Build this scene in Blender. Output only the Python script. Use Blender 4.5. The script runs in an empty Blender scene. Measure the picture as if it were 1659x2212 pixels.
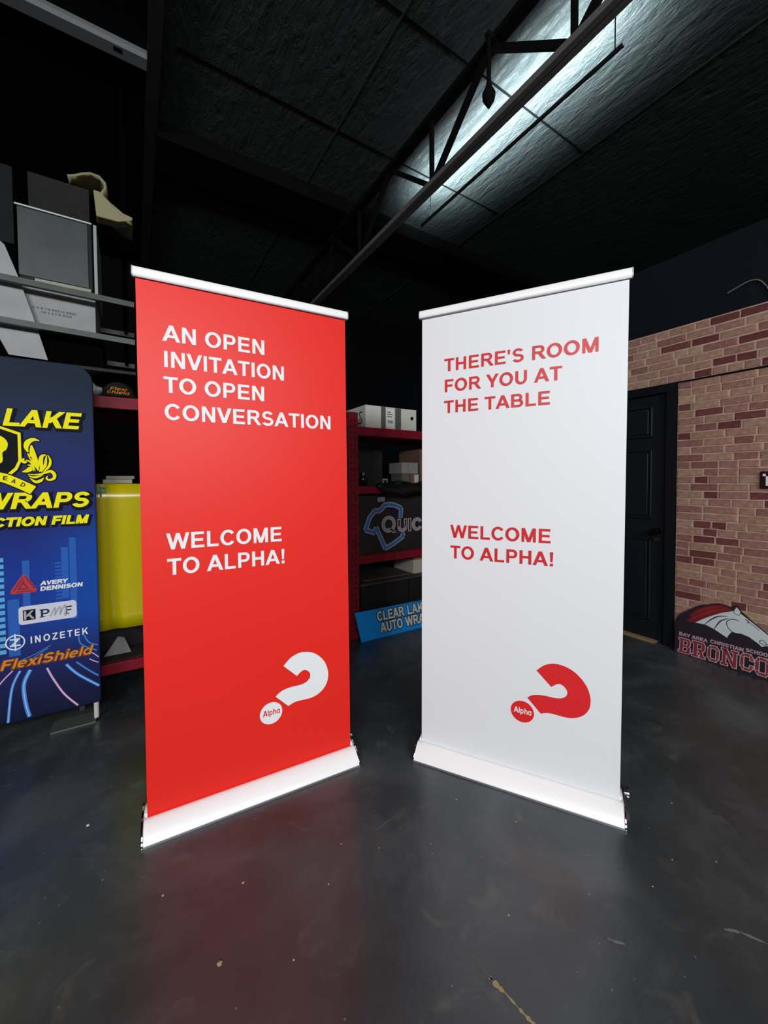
import bpy, math, random
from mathutils import Matrix, Vector
random.seed(7)
S = bpy.context.scene
C = S.collection
R = math.radians

# ------------------------------------------------------------------ camera
TH, PITCH, ROLL = R(32.5), .0291, -.006
cam_d = bpy.data.cameras.new('camera'); cam = bpy.data.objects.new('camera', cam_d); C.objects.link(cam)
cam_d.sensor_fit = 'VERTICAL'; cam_d.sensor_height = 36.0; cam_d.lens = 852.5 / 2212 * 36.0
cam_d.shift_x = -4.8 / 2212; cam_d.shift_y = -41.2 / 2212
cam_d.clip_start = .02; cam_d.clip_end = 60
_f = Vector((0, math.cos(PITCH), -math.sin(PITCH))); _u = Vector((0, math.sin(PITCH), math.cos(PITCH))); _x = Vector((1, 0, 0))
_x2 = _x * math.cos(ROLL) + _u * math.sin(ROLL); _u2 = -_x * math.sin(ROLL) + _u * math.cos(ROLL)
_M = Matrix((_x2, _u2, -_f)).transposed().to_4x4()
cam.matrix_world = Matrix.Translation((0, 0, 1.347)) @ Matrix.Rotation(-TH, 4, 'Z') @ _M
S.camera = cam

# ------------------------------------------------------------------ world, lights, exposure
w = bpy.data.worlds.new('world'); S.world = w; w.use_nodes = True
w.node_tree.nodes['Background'].inputs[0].default_value = (.8, .9, 1, 1)
w.node_tree.nodes['Background'].inputs[1].default_value = .012
S.view_settings.view_transform = 'Standard'; S.view_settings.look = 'None'
S.view_settings.exposure = 0.0; S.view_settings.gamma = 1.0; S.view_settings.use_curve_mapping = False

def area(name, loc, target, sx, sy, power, col=(1, 1, 1)):
    d = bpy.data.lights.new(name, 'AREA'); d.shape = 'RECTANGLE'; d.size = sx; d.size_y = sy; d.energy = power; d.color = col
    o = bpy.data.objects.new(name, d); C.objects.link(o); o.location = loc
    o.rotation_euler = (Vector(target) - Vector(loc)).to_track_quat('-Z', 'Y').to_euler()
    return o
# the shop's louvred lights, hung behind the photographer
for loc, tgt, pw in (((-2.9, -2.7, 3.05), (.7, 2.1, .85), 112), ((-.1, -4.3, 3.05), (1.6, 1.6, .85), 112), ((-1.0, -1.6, 3.3), (.9, 1.2, .1), 10)):
    a = area('shop_light', loc, tgt, 2.4, .6, pw, (.97, .985, 1)); a.data.spread = R(140)

# ------------------------------------------------------------------ materials
def lin(c):
    f = lambda v: v / 12.92 if v <= .04045 else ((v + .055) / 1.055) ** 2.4
    return tuple(f(v / 255.0) for v in c) + (1,)
MAT = {}
def mat(name, col, rough=.5, metal=0, spec=.5, bump=None, vary=None):
    if name in MAT: return MAT[name]
    m = bpy.data.materials.new(name); m.use_nodes = True; n = m.node_tree.nodes; l = m.node_tree.links
    b = n['Principled BSDF']; b.inputs['Base Color'].default_value = lin(col)
    b.inputs['Roughness'].default_value = rough; b.inputs['Metallic'].default_value = metal
    b.inputs['Specular IOR Level'].default_value = spec
    tc = n.new('ShaderNodeTexCoord')
    if vary:                                   # (scale, amount) mottling of the thing's own colour
        t = n.new('ShaderNodeTexNoise'); t.inputs['Scale'].default_value = vary[0]; t.inputs['Detail'].default_value = 5
        l.new(tc.outputs['Object'], t.inputs['Vector'])
        r = n.new('ShaderNodeValToRGB'); c = lin(col); k = vary[1]
        r.color_ramp.elements[0].position = .3; r.color_ramp.elements[1].position = .7
        r.color_ramp.elements[0].color = tuple(max(0, v * (1 - k)) for v in c[:3]) + (1,)
        r.color_ramp.elements[1].color = tuple(min(1, v * (1 + k)) for v in c[:3]) + (1,)
        l.new(t.outputs['Fac'], r.inputs['Fac']); l.new(r.outputs['Color'], b.inputs['Base Color'])
    if bump:                                   # (scale, strength, distance)
        t2 = n.new('ShaderNodeTexNoise'); t2.inputs['Scale'].default_value = bump[0]; t2.inputs['Detail'].default_value = 4
        l.new(tc.outputs['Object'], t2.inputs['Vector'])
        bp = n.new('ShaderNodeBump'); bp.inputs['Strength'].default_value = bump[1]; bp.inputs['Distance'].default_value = bump[2]
        l.new(t2.outputs['Fac'], bp.inputs['Height']); l.new(bp.outputs['Normal'], b.inputs['Normal'])
    MAT[name] = m; return m

def ramp(nt, pts, interp='LINEAR'):
    r = nt.nodes.new('ShaderNodeValToRGB'); cr = r.color_ramp; cr.interpolation = interp
    while len(cr.elements) < len(pts): cr.elements.new(.5)
    for e, (p, c) in zip(cr.elements, pts): e.position = p; e.color = c if len(c) == 4 else lin(c)
    return r

def floor_mat():
    m = bpy.data.materials.new('painted_concrete'); m.use_nodes = True; nt = m.node_tree; n = nt.nodes; l = nt.links
    b = n['Principled BSDF']; tc = n.new('ShaderNodeTexCoord')
    def noise(s, d=6, ro=.6, dist=0.):
        t = n.new('ShaderNodeTexNoise'); t.inputs['Scale'].default_value = s; t.inputs['Detail'].default_value = d
        t.inputs['Roughness'].default_value = ro; t.inputs['Distortion'].default_value = dist
        l.new(tc.outputs['Object'], t.inputs['Vector']); return t
    a = noise(1.9, 8, .62, .4); r1 = ramp(nt, [(.30, (42, 47, 49)), (.50, (55, 60, 62)), (.62, (71, 75, 77)), (.75, (88, 91, 91))]); l.new(a.outputs['Fac'], r1.inputs['Fac'])
    # dusty smudges
    c = noise(7.5, 5, .55, .8); r2 = ramp(nt, [(.60, (0, 0, 0)), (.74, (255, 255, 255))]); l.new(c.outputs['Fac'], r2.inputs['Fac'])
    mx = n.new('ShaderNodeMix'); mx.data_type = 'RGBA'; mx.blend_type = 'MIX'
    mm = n.new('ShaderNodeMath'); mm.operation = 'MULTIPLY'; mm.inputs[1].default_value = .5
    l.new(r2.outputs['Color'], mm.inputs[0]); l.new(mm.outputs[0], mx.inputs[0]); l.new(r1.outputs['Color'], mx.inputs[6]); mx.inputs[7].default_value = lin((92, 90, 88))
    # fine pale grit ground into the paint
    v = n.new('ShaderNodeTexVoronoi'); v.inputs['Scale'].default_value = 26; l.new(tc.outputs['Object'], v.inputs['Vector'])
    sp = n.new('ShaderNodeMath'); sp.operation = 'LESS_THAN'; sp.inputs[1].default_value = .075; l.new(v.outputs['Distance'], sp.inputs[0])
    sep = n.new('ShaderNodeSeparateColor'); l.new(v.outputs['Color'], sep.inputs[0])
    pick = n.new('ShaderNodeMath'); pick.operation = 'GREATER_THAN'; pick.inputs[1].default_value = .80; l.new(sep.outputs[0], pick.inputs[0])
    an = n.new('ShaderNodeMath'); an.operation = 'MULTIPLY'; l.new(sp.outputs[0], an.inputs[0]); l.new(pick.outputs[0], an.inputs[1])
    an2 = n.new('ShaderNodeMath'); an2.operation = 'MULTIPLY'; an2.inputs[1].default_value = .55; l.new(an.outputs[0], an2.inputs[0])
    mx2 = n.new('ShaderNodeMix'); mx2.data_type = 'RGBA'; l.new(an2.outputs[0], mx2.inputs[0]); l.new(mx.outputs[2], mx2.inputs[6]); mx2.inputs[7].default_value = lin((120, 118, 114))
    l.new(mx2.outputs[2], b.inputs['Base Color'])
    rr = noise(3.1, 6, .6, .3); mr = n.new('ShaderNodeMapRange'); mr.inputs[1].default_value = .3; mr.inputs[2].default_value = .7
    mr.inputs[3].default_value = .23; mr.inputs[4].default_value = .37; l.new(rr.outputs['Fac'], mr.inputs[0]); l.new(mr.outputs[0], b.inputs['Roughness'])
    b.inputs['Specular IOR Level'].default_value = .65
    bn = noise(60, 6, .6); bp = n.new('ShaderNodeBump'); bp.inputs['Strength'].default_value = .25; bp.inputs['Distance'].default_value = .002
    l.new(bn.outputs['Fac'], bp.inputs['Height']); l.new(bp.outputs['Normal'], b.inputs['Normal'])
    return m

def ceiling_mat():
    m = bpy.data.materials.new('crinkled_insulation_facing'); m.use_nodes = True; nt = m.node_tree; n = nt.nodes; l = nt.links
    b = n['Principled BSDF']; b.inputs['Base Color'].default_value = lin((66, 72, 73)); b.inputs['Roughness'].default_value = .42
    b.inputs['Metallic'].default_value = .15
    tc = n.new('ShaderNodeTexCoord'); mp = n.new('ShaderNodeMapping'); mp.inputs['Scale'].default_value = (11, 3.2, 1); mp.inputs['Rotation'].default_value = (0, 0, R(8))
    l.new(tc.outputs['Object'], mp.inputs['Vector'])
    t = n.new('ShaderNodeTexNoise'); t.inputs['Scale'].default_value = 1.7; t.inputs['Detail'].default_value = 6; t.inputs['Roughness'].default_value = .62; t.inputs['Distortion'].default_value = .6
    l.new(mp.outputs[0], t.inputs['Vector'])
    bp = n.new('ShaderNodeBump'); bp.inputs['Strength'].default_value = .95; bp.inputs['Distance'].default_value = .04
    l.new(t.outputs['Fac'], bp.inputs['Height']); l.new(bp.outputs['Normal'], b.inputs['Normal'])
    return m

def brick_mat(name, random_from_object):
    m = bpy.data.materials.new(name); m.use_nodes = True; nt = m.node_tree; n = nt.nodes; l = nt.links
    b = n['Principled BSDF']; b.inputs['Roughness'].default_value = .75; b.inputs['Specular IOR Level'].default_value = .25
    tc = n.new('ShaderNodeTexCoord')
    if random_from_object:
        oi = n.new('ShaderNodeObjectInfo'); rnd = oi.outputs['Random']
    else:
        g = n.new('ShaderNodeNewGeometry'); rnd = g.outputs['Random Per Island']
    r = ramp(nt, [(0, (178, 136, 124)), (.14, (190, 148, 132)), (.28, (166, 118, 110)), (.42, (186, 150, 128)), (.53, (134, 78, 76)), (.60, (194, 160, 138)), (.74, (156, 104, 98)), (.82, (180, 140, 124)), (.91, (124, 68, 66)), (.96, (204, 176, 146))], 'CONSTANT')
    l.new(rnd, r.inputs['Fac'])
    t = n.new('ShaderNodeTexNoise'); t.inputs['Scale'].default_value = 17; t.inputs['Detail'].default_value = 6; t.inputs['Roughness'].default_value = .65
    l.new(tc.outputs['Object'], t.inputs['Vector'])
    r2 = ramp(nt, [(.3, (176, 170, 168)), (.7, (255, 250, 244))]); l.new(t.outputs['Fac'], r2.inputs['Fac'])
    mx = n.new('ShaderNodeMix'); mx.data_type = 'RGBA'; mx.blend_type = 'MULTIPLY'; mx.inputs[0].default_value = 1
    l.new(r.outputs['Color'], mx.inputs[6]); l.new(r2.outputs['Color'], mx.inputs[7]); l.new(mx.outputs[2], b.inputs['Base Color'])
    bp = n.new('ShaderNodeBump'); bp.inputs['Strength'].default_value = .5; bp.inputs['Distance'].default_value = .003
    l.new(t.outputs['Fac'], bp.inputs['Height']); l.new(bp.outputs['Normal'], b.inputs['Normal'])
    return m

def city_mat():
    m = bpy.data.materials.new('printed_night_city_blue'); m.use_nodes = True; nt = m.node_tree; n = nt.nodes; l = nt.links
    b = n['Principled BSDF']; b.inputs['Roughness'].default_value = .65; b.inputs['Specular IOR Level'].default_value = .1
    tc = n.new('ShaderNodeTexCoord'); sx = n.new('ShaderNodeSeparateXYZ'); l.new(tc.outputs['Object'], sx.inputs[0])
    d = n.new('ShaderNodeMath'); d.operation = 'DIVIDE'; d.inputs[1].default_value = 2.0; l.new(sx.outputs['Z'], d.inputs[0])
    t = n.new('ShaderNodeTexNoise'); t.inputs['Scale'].default_value = 2.3; t.inputs['Detail'].default_value = 3; l.new(tc.outputs['Object'], t.inputs['Vector'])
    ad = n.new('ShaderNodeMath'); ad.operation = 'MULTIPLY_ADD'; ad.inputs[1].default_value = .08; l.new(t.outputs['Fac'], ad.inputs[0]); l.new(d.outputs[0], ad.inputs[2])
    r = ramp(nt, [(.06, (17, 22, 42)), (.16, (28, 34, 74)), (.26, (36, 44, 104)), (.36, (30, 62, 150)), (.48, (28, 60, 152)), (.60, (36, 46, 116)), (.76, (42, 50, 112)), (.88, (38, 52, 84)), (.98, (36, 46, 62))])
    l.new(ad.outputs[0], r.inputs['Fac']); 
    # the print turns a clearer blue towards its right edge
    mr = n.new('ShaderNodeMapRange'); mr.inputs[1].default_value = .2; mr.inputs[2].default_value = .52; mr.inputs[3].default_value = 0; mr.inputs[4].default_value = .45; l.new(sx.outputs['X'], mr.inputs[0])
    band = ramp(nt, [(.2, (0, 0, 0)), (.32, (255, 255, 255)), (.52, (255, 255, 255)), (.62, (0, 0, 0))]); l.new(d.outputs[0], band.inputs['Fac'])
    mu = n.new('ShaderNodeMath'); mu.operation = 'MULTIPLY'; l.new(mr.outputs[0], mu.inputs[0]); l.new(band.outputs['Color'], mu.inputs[1])
    mx = n.new('ShaderNodeMix'); mx.data_type = 'RGBA'; l.new(mu.outputs[0], mx.inputs[0]); l.new(r.outputs['Color'], mx.inputs[6]); mx.inputs[7].default_value = lin((22, 92, 190))
    l.new(mx.outputs[2], b.inputs['Base Color'])
    return m

BLACK = mat('black_wall_paint', (8, 9, 12), .8, spec=.1, bump=(40, .15, .002), vary=(2.2, .25))
NAVY = mat('navy_black_wall_paint', (14, 17, 26), .7, spec=.15, bump=(40, .15, .002))
DARKSTEEL = mat('dark_painted_steel', (22, 22, 24), .5, metal=.2)
TRUSS = mat('black_truss_steel', (10, 10, 11), .9, spec=.1)
CHROME = mat('polished_chrome', (205, 208, 216), .08, metal=1)
ALU = mat('satin_white_aluminium', (250, 250, 250), .3, spec=.8)
ALUGREY = mat('grey_aluminium_lip', (150, 153, 160), .35, metal=.6)
REDV = mat('red_banner_vinyl', (229, 38, 28), .45, spec=.35)
WHITEV = mat('white_banner_vinyl', (226, 229, 232), .5, spec=.3)
WHITEINK = mat('white_print', (232, 234, 236), .55, spec=.25)
REDINK = mat('red_print', (204, 34, 40), .45)
REDINK2 = mat('bright_red_print', (218, 32, 36), .45)
RACKRED = mat('rack_red_paint', (132, 22, 40), .5, spec=.2, vary=(9, .18))
SLOT = mat('dark_slot', (14, 6, 8), .8)
DECK = mat('dark_particle_board', (46, 42, 38), .8, vary=(14, .25))
YELLOW = mat('yellow_print', (255, 244, 12), .6, spec=.12)
INKBLACK = mat('black_print', (12, 14, 20), .65, spec=.12)

# ------------------------------------------------------------------ mesh helpers
class MB:
    def __init__(s): s.v = []; s.f = []
    def add(s, vs, fs):
        k = len(s.v); s.v += [tuple(p) for p in vs]; s.f += [tuple(i + k for i in f) for f in fs]; return s
    def box(s, x0, x1, y0, y1, z0, z1):
        return s.add([(x0, y0, z0), (x1, y0, z0), (x1, y1, z0), (x0, y1, z0), (x0, y0, z1), (x1, y0, z1), (x1, y1, z1), (x0, y1, z1)],
                     [(0, 3, 2, 1), (4, 5, 6, 7), (0, 1, 5, 4), (1, 2, 6, 5), (2, 3, 7, 6), (3, 0, 4, 7)])
    def bar(s, p, q, wd, h=None):                      # square bar between two points
        p, q = Vector(p), Vector(q); d = (q - p).normalized(); up = Vector((0, 0, 1)) if abs(d.z) < .95 else Vector((1, 0, 0))
        a = d.cross(up).normalized() * wd / 2; b = d.cross(a).normalized() * (h or wd) / 2
        vs = [p - a - b, p + a - b, p + a + b, p - a + b, q - a - b, q + a - b, q + a + b, q - a + b]
        return s.add(vs, [(0, 1, 2, 3), (7, 6, 5, 4), (0, 4, 5, 1), (1, 5, 6, 2), (2, 6, 7, 3), (3, 7, 4, 0)])
    def tube(s, pts, r, n=8, cap=True):
        pts = [Vector(p) for p in pts]; k = len(s.v)
        for i, p in enumerate(pts):
            d = (pts[min(i + 1, len(pts) - 1)] - pts[max(i - 1, 0)]).normalized()
            up = Vector((0, 0, 1)) if abs(d.z) < .9 else Vector((1, 0, 0))
            a = d.cross(up).normalized(); b = d.cross(a).normalized()
            rr = r[i] if isinstance(r, (list, tuple)) else r
            for j in range(n):
                t = 2 * math.pi * j / n; s.v.append(tuple(p + a * math.cos(t) * rr + b * math.sin(t) * rr))
        for i in range(len(pts) - 1):
            for j in range(n):
                s.f.append((k + i * n + j, k + i * n + (j + 1) % n, k + (i + 1) * n + (j + 1) % n, k + (i + 1) * n + j))
        if cap:
            s.f.append(tuple(k + j for j in range(n))[::-1]); s.f.append(tuple(k + (len(pts) - 1) * n + j for j in range(n)))
        return s
    def extrude_x(s, prof, x0, x1):                    # profile of (y, z) swept along x
        n = len(prof); vs = [(x0, y, z) for y, z in prof] + [(x1, y, z) for y, z in prof]
        fs = [(i, (i + 1) % n, n + (i + 1) % n, n + i) for i in range(n)] + [tuple(range(n))[::-1], tuple(range(n, 2 * n))]
        return s.add(vs, fs)
    def plate(s, poly, y0, y1):                        # outline of (x, z) with thickness along y
        n = len(poly); vs = [(x, y0, z) for x, z in poly] + [(x, y1, z) for x, z in poly]
        fs = [(i, (i + 1) % n, n + (i + 1) % n, n + i) for i in range(n)] + [tuple(range(n))[::-1], tuple(range(n, 2 * n))]
        return s.add(vs, fs)
    def flat(s, poly, y):                              # printed patch in the x-z plane
        return s.add([(x, y, z) for x, z in poly], [tuple(range(len(poly)))])
    def warp(s, fn): s.v = [tuple(fn(*p)) for p in s.v]; return s
    def build(s, name, m, parent=None, origin=(0, 0, 0), smooth=False, bevel=0):
        me = bpy.data.meshes.new(name); me.from_pydata([(x - origin[0], y - origin[1], z - origin[2]) for x, y, z in s.v], [], s.f); me.update()
        me.validate(); me.materials.append(m)
        if smooth:
            for p in me.polygons: p.use_smooth = True
            me.set_sharp_from_angle(angle=R(40))
        o = bpy.data.objects.new(name, me); C.objects.link(o)
        if parent: o.parent = parent
        else: o.location = origin
        if bevel:
            b = o.modifiers.new('bevel', 'BEVEL'); b.width = bevel; b.segments = 2; b.limit_method = 'ANGLE'
        return o
def tag(o, label=None, cat=None, group=None, kind=None):
    if label: o['label'] = label
    if cat: o['category'] = cat
    if group: o['group'] = group
    if kind: o['kind'] = kind
    return o
def thing(name, loc, label, cat, rz=0, group=None):
    o = bpy.data.objects.new(name, None); o.empty_display_size = .1; C.objects.link(o); o.location = loc; o.rotation_euler = (0, 0, rz)
    return tag(o, label, cat, group)
def struct(o, label=None): return tag(o, label, None, None, 'structure')

# ------------------------------------------------------------------ lettering (own stroke-built capitals)
SW, HW = .205, .168
def _r(x0, y0, x1, y1): return [[(x0, y0), (x1, y0), (x1, y1), (x0, y1)]]
def _d(xa, ya, xb, yb, wd): return [[(xa - wd / 2, ya), (xa + wd / 2, ya), (xb + wd / 2, yb), (xb - wd / 2, yb)]]
def _ring(cx, cy, rx, ry, tx, ty, a0, a1, n=None):
    n = n or max(6, int(abs(a1 - a0) / 11)); out = []
    P = lambda a, k: (cx + (rx - tx * k) * math.cos(R(a)), cy + (ry - ty * k) * math.sin(R(a)))
    for i in range(n):
        a, b = a0 + (a1 - a0) * i / n, a0 + (a1 - a0) * (i + 1) / n
        out.append([P(a, 0), P(b, 0), P(b, 1), P(a, 1)])
    return out
_st = _r(.1, 0, .1 + SW, 1)
G = {
 ' ': (.388, []),
 'A': (1.008, _d(.11, 0, .504, 1, .225) + _d(.898, 0, .504, 1, .225) + _r(.25, .225, .76, .39)),
 'B': (1.008, _st + _r(.3, .832, .6, 1) + _r(.3, .425, .6, .59) + _r(.3, 0, .62, HW) + _ring(.6, .7125, .28, .2875, SW, HW, -90, 90) + _ring(.62, .295, .32, .295, SW, HW, -90, 90)),
 'C': (1.008, _ring(.535, .5, .478, .515, .21, .175, 36, 324)),
 'D': (1.008, _st + _r(.3, .832, .5, 1) + _r(.3, 0, .5, HW) + _ring(.48, .5, .47, .5, .21, HW, -90, 90)),
 'E': (.931, _st + _r(.1, .832, .85, 1) + _r(.1, .42, .8, .585) + _r(.1, 0, .87, HW)),
 'F': (.853, _st + _r(.1, .832, .8, 1) + _r(.1, .42, .72, .588)),
 'H': (1.008, _st + _r(.705, 0, .91, 1) + _r(.3, .425, .71, .6)),
 'I': (.388, _r(.092, 0, .297, 1)),
 'K': (1.008, _st + _d(.28, .30, .86, 1, .26) + _d(.50, .62, .89, 0, .26)),
 'L': (.853, _st + _r(.1, 0, .8, HW)),
 'M': (1.163, _r(.1, 0, .29, 1) + _r(.875, 0, 1.065, 1) + _d(.215, 1, .5825, 0, .22) + _d(.95, 1, .5825, 0, .22)),
 'N': (1.008, _r(.1, 0, .3, 1) + _r(.71, 0, .91, 1) + _d(.21, 1, .80, 0, .22)),
 'O': (1.086, _ring(.543, .5, .49, .515, .215, .178, 0, 360)),
 'P': (.931, _st + _r(.3, .832, .56, 1) + _r(.3, .365, .56, .533) + _ring(.56, .6825, .31, .3175, SW, HW, -90, 90)),
 'Q': (1.086, _ring(.543, .5, .49, .515, .16, .14, 0, 360) + _d(.62, .22, .98, -.06, .24)),
 'R': (1.008, _st + _r(.3, .832, .6, 1) + _r(.3, .41, .6, .578) + _ring(.6, .705, .31, .295, SW, HW, -90, 90) + _d(.55, .5, .90, 0, .25)),
 'S': (.931, _ring(.465, .715, .37, .295, .2, .17, 22, 270) + _ring(.465, .29, .40, .30, .2, .17, -158, 90)),
 'T': (.853, _r(.03, .832, .825, 1) + _r(.325, 0, .53, 1)),
 'U': (1.008, _r(.1, .38, .305, 1) + _r(.705, .38, .91, 1) + _ring(.505, .38, .405, .395, SW, .175, 180, 360)),
 'V': (.931, _d(.11, 1, .465, 0, .225) + _d(.82, 1, .465, 0, .225)),
 'W': (1.318, _d(.11, 1, .375, 0, .21) + _d(.659, 1, .375, 0, .2) + _d(.659, 1, .943, 0, .2) + _d(1.21, 1, .943, 0, .21)),
 'Y': (.931, _d(.12, 1, .465, .38, .24) + _d(.81, 1, .465, .38, .24) + _r(.362, 0, .568, .42)),
 'Z': (.853, _r(.08, .832, .8, 1) + _r(.04, 0, .82, HW) + _d(.68, .86, .17, .14, .25)),
 '!': (.465, [[(.165, .29), (.30, .29), (.34, 1), (.125, 1)]] + _r(.13, 0, .335, .19)),
 "'": (.33, [[(.10, .65), (.22, .65), (.26, 1), (.06, 1)]]),
 'a': (.80, _ring(.37, .36, .34, .37, .17, .15, 0, 360) + _r(.53, 0, .71, .72)),
 'l': (.34, _r(.08, 0, .26, 1)),
 'p': (.85, _r(.08, -.27, .26, .72) + _ring(.42, .36, .34, .37, .17, .15, 0, 360)),
 'h': (.82, _r(.08, 0, .26, 1) + _ring(.41, .42, .33, .31, .18, .15, 0, 180) + _r(.56, 0, .74, .42)),
 'e': (.78, _ring(.38, .36, .35, .37, .17, .15, 0, 310) + _r(.1, .29, .72, .43)),
 'x': (.70, _d(.1, .72, .6, 0, .2) + _d(.6, .72, .1, 0, .2)),
 'i': (.34, _r(.08, 0, .26, .72) + _r(.08, .83, .26, 1)),
 'd': (.82, _ring(.38, .36, .34, .37, .17, .15, 0, 360) + _r(.55, 0, .73, 1)),
}
def _area2(q): return sum(q[i][0] * q[(i + 1) % len(q)][1] - q[(i + 1) % len(q)][0] * q[i][1] for i in range(len(q)))
def _grow(q, o):                                        # convex polygon offset outwards
    if _area2(q) < 0: q = q[::-1]
    out = []; n = len(q)
    for i in range(n):
        p0, p1, p2 = Vector(q[i - 1]), Vector(q[i]), Vector(q[(i + 1) % n])
        d1, d2 = (p1 - p0), (p2 - p1)
        if d1.length < 1e-9 or d2.length < 1e-9: out.append(tuple(p1)); continue
        d1.normalize(); d2.normalize(); n1, n2 = Vector((d1.y, -d1.x)), Vector((d2.y, -d2.x)); b = n1 + n2
        k = max(.45, 1 + n1.dot(n2)); out.append(tuple(p1 + b * o / k))
    return out
def quads(txt, x0, z0, width, cap, shear=0, grow=0, track=0, weight=0):
    polys, x = [], 0
    for ch in txt:
        adv, q = G[ch]
        for p in q: polys.append([(a + x, b) for a, b in p])
        x += adv + track
    xs = [a for p in polys for a, b in p]; mn, mx = min(xs), max(xs)
    sx = width / (mx - mn) if width else cap
    res = []
    for p in polys:
        p = [((a - mn) * sx + shear * b * cap + x0, b * cap + z0) for a, b in p]
        if grow or weight: p = _grow(p, grow + weight)
        res.append(p)
    return res
def lettering(txt, x0, z0, width, cap, y, m, parent, shear=0, grow=0, track=0, warp=None, name='lettering', label=None, weight=0):
    qs = quads(txt, x0, z0, width, cap, shear, grow, track, weight); k = 0
    for wrd in txt.split(' '):                           # one mesh per printed word
        n = sum(len(G[c][1]) for c in wrd); mb = MB()
        for i, p in enumerate(qs[k:k + n]): mb.flat(p, y - .00004 * (i % 7))
        k += n
        if warp: mb.warp(warp)
        o = mb.build(name, m, parent); tag(o, label or 'printed lettering')
    return o
def smooth(pts, k=5, closed=False):
    out = []; n = len(pts); rng = range(n if closed else n - 1)
    for i in rng:
        g = lambda j: pts[j % n] if closed else pts[max(0, min(n - 1, j))]
        p0, p1, p2, p3 = g(i - 1), g(i), g(i + 1), g(i + 2)
        for s in range(k):
            t = s / k
            out.append(tuple(.5 * (2 * b + (c - a) * t + (2 * a - 5 * b + 4 * c - d) * t * t + (3 * b - a - 3 * c + d) * t ** 3) for a, b, c, d in zip(p0, p1, p2, p3)))
    if not closed: out.append(tuple(pts[-1]))
    return out
def strokepoly(pts, wd, taper=False):
    L, Rr = [], []; n = len(pts)
    for i, p in enumerate(pts):
        a = Vector(pts[max(0, i - 1)]); b = Vector(pts[min(n - 1, i + 1)]); d = (b - a).normalized(); nn = Vector((-d.y, d.x))
        h = wd[i] / 2 if isinstance(wd, (list, tuple)) else wd / 2 * ((.25 + .75 * math.sin(math.pi * (i + .4) / n)) if taper else 1)
        q = Vector(p); L.append(tuple(q + nn * h)); Rr.append(tuple(q - nn * h))
    return [[L[i], L[i + 1], Rr[i + 1], Rr[i]] for i in range(n - 1)]
def ellipse(cx, cz, rx, rz, n=40): return [(cx + rx * math.cos(2 * math.pi * i / n), cz + rz * math.sin(2 * math.pi * i / n)) for i in range(n)]
def flats(polys, y, m, parent, name, warp=None, label=None):
    mb = MB()
    for i, p in enumerate(polys): mb.flat(p, y - .00003 * (i % 5))
    if warp: mb.warp(warp)
    o = mb.build(name, m, parent); tag(o, label); return o

# ------------------------------------------------------------------ the room
XR = 3.62                                               # face of the brick-clad partition
struct(MB().box(-5, 7, -7, 6.4, -.1, 0).build('floor', floor_mat()), 'dark painted concrete shop floor')
CEIL = ceiling_mat()
struct(MB().box(-5, 7, -7, 6.4, 4.3, 4.4).build('ceiling', CEIL), 'dark crinkled insulation ceiling')
struct(MB().box(-5, 7, 6.3, 6.4, 0, 4.3).build('wall_back', BLACK), 'black back wall')
struct(MB().box(-5.1, -5, -7, 6.4, 0, 4.3).build('wall_left', BLACK), 'black wall on the left')
struct(MB().box(-5, 7, -7.1, -7, 0, 4.3).build('wall_front', BLACK), 'black wall behind the photographer')
struct(MB().box(7, 7.1, -7, 6.4, 0, 4.3).build('wall_outer', BLACK), 'black outer wall beyond the partition')
# partition on the right with a door opening
DY0, DY1, DZ = 1.46, 2.36, 2.06
wr = MB()
wr.box(XR, XR + .12, -7, DY0, 0, 3.1).box(XR, XR + .12, DY1, 6.3, 0, 3.1).box(XR, XR + .12, DY0, DY1, DZ, 3.1)
wall_right = struct(wr.build('wall_right', NAVY), 'partition wall clad in old brick with a dark upper part')
MORTAR = mat('pale_mortar', (188, 156, 145), .85, spec=.2, bump=(70, .4, .003), vary=(12, .2))
# lower cladding sheet beside the door and upper sheet over it, a dark joint left between them
wc = MB().box(XR - .012, XR, -6.9, 1.395, .137, 2.098)
wc.build('lower_cladding', MORTAR, wall_right)
MB().box(XR - .012, XR, -6.9, 2.6, 2.116, 2.54).build('upper_cladding', MORTAR, wall_right)
# bricks, one object each where they can be told apart; the far run towards the camera's back is one piece
BM, BMS = brick_mat('old_brick', True), brick_mat('old_brick_run', False)
PIT, BH = .0562, .0500
def brick_mesh(L, seed):
    rr = random.Random(seed); c = .004; mb = MB(); d = .0045
    j = lambda a: rr.uniform(-a, a)
    fr = [(j(.002), j(.0025)), (L + j(.002), j(.0025)), (L + j(.002), BH + j(.0025)), (j(.002), BH + j(.0025))]
    vs = [(0, -y, z) for y, z in fr] + [(-d, -(c if y < L / 2 else L - c), (c if z < BH / 2 else BH - c)) for y, z in fr]
    mb.add(vs, [(4, 5, 6, 7), (0, 1, 5, 4), (1, 2, 6, 5), (2, 3, 7, 6), (3, 0, 4, 7)])
    me = bpy.data.meshes.new('brick'); me.from_pydata(mb.v, [], mb.f); me.materials.append(BM); return me
LENS = [.082, .105, .13, .165, .2]
BMESH = {L: [brick_mesh(L, 10 * i + k) for k in range(3)] for i, L in enumerate(LENS)}
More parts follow.
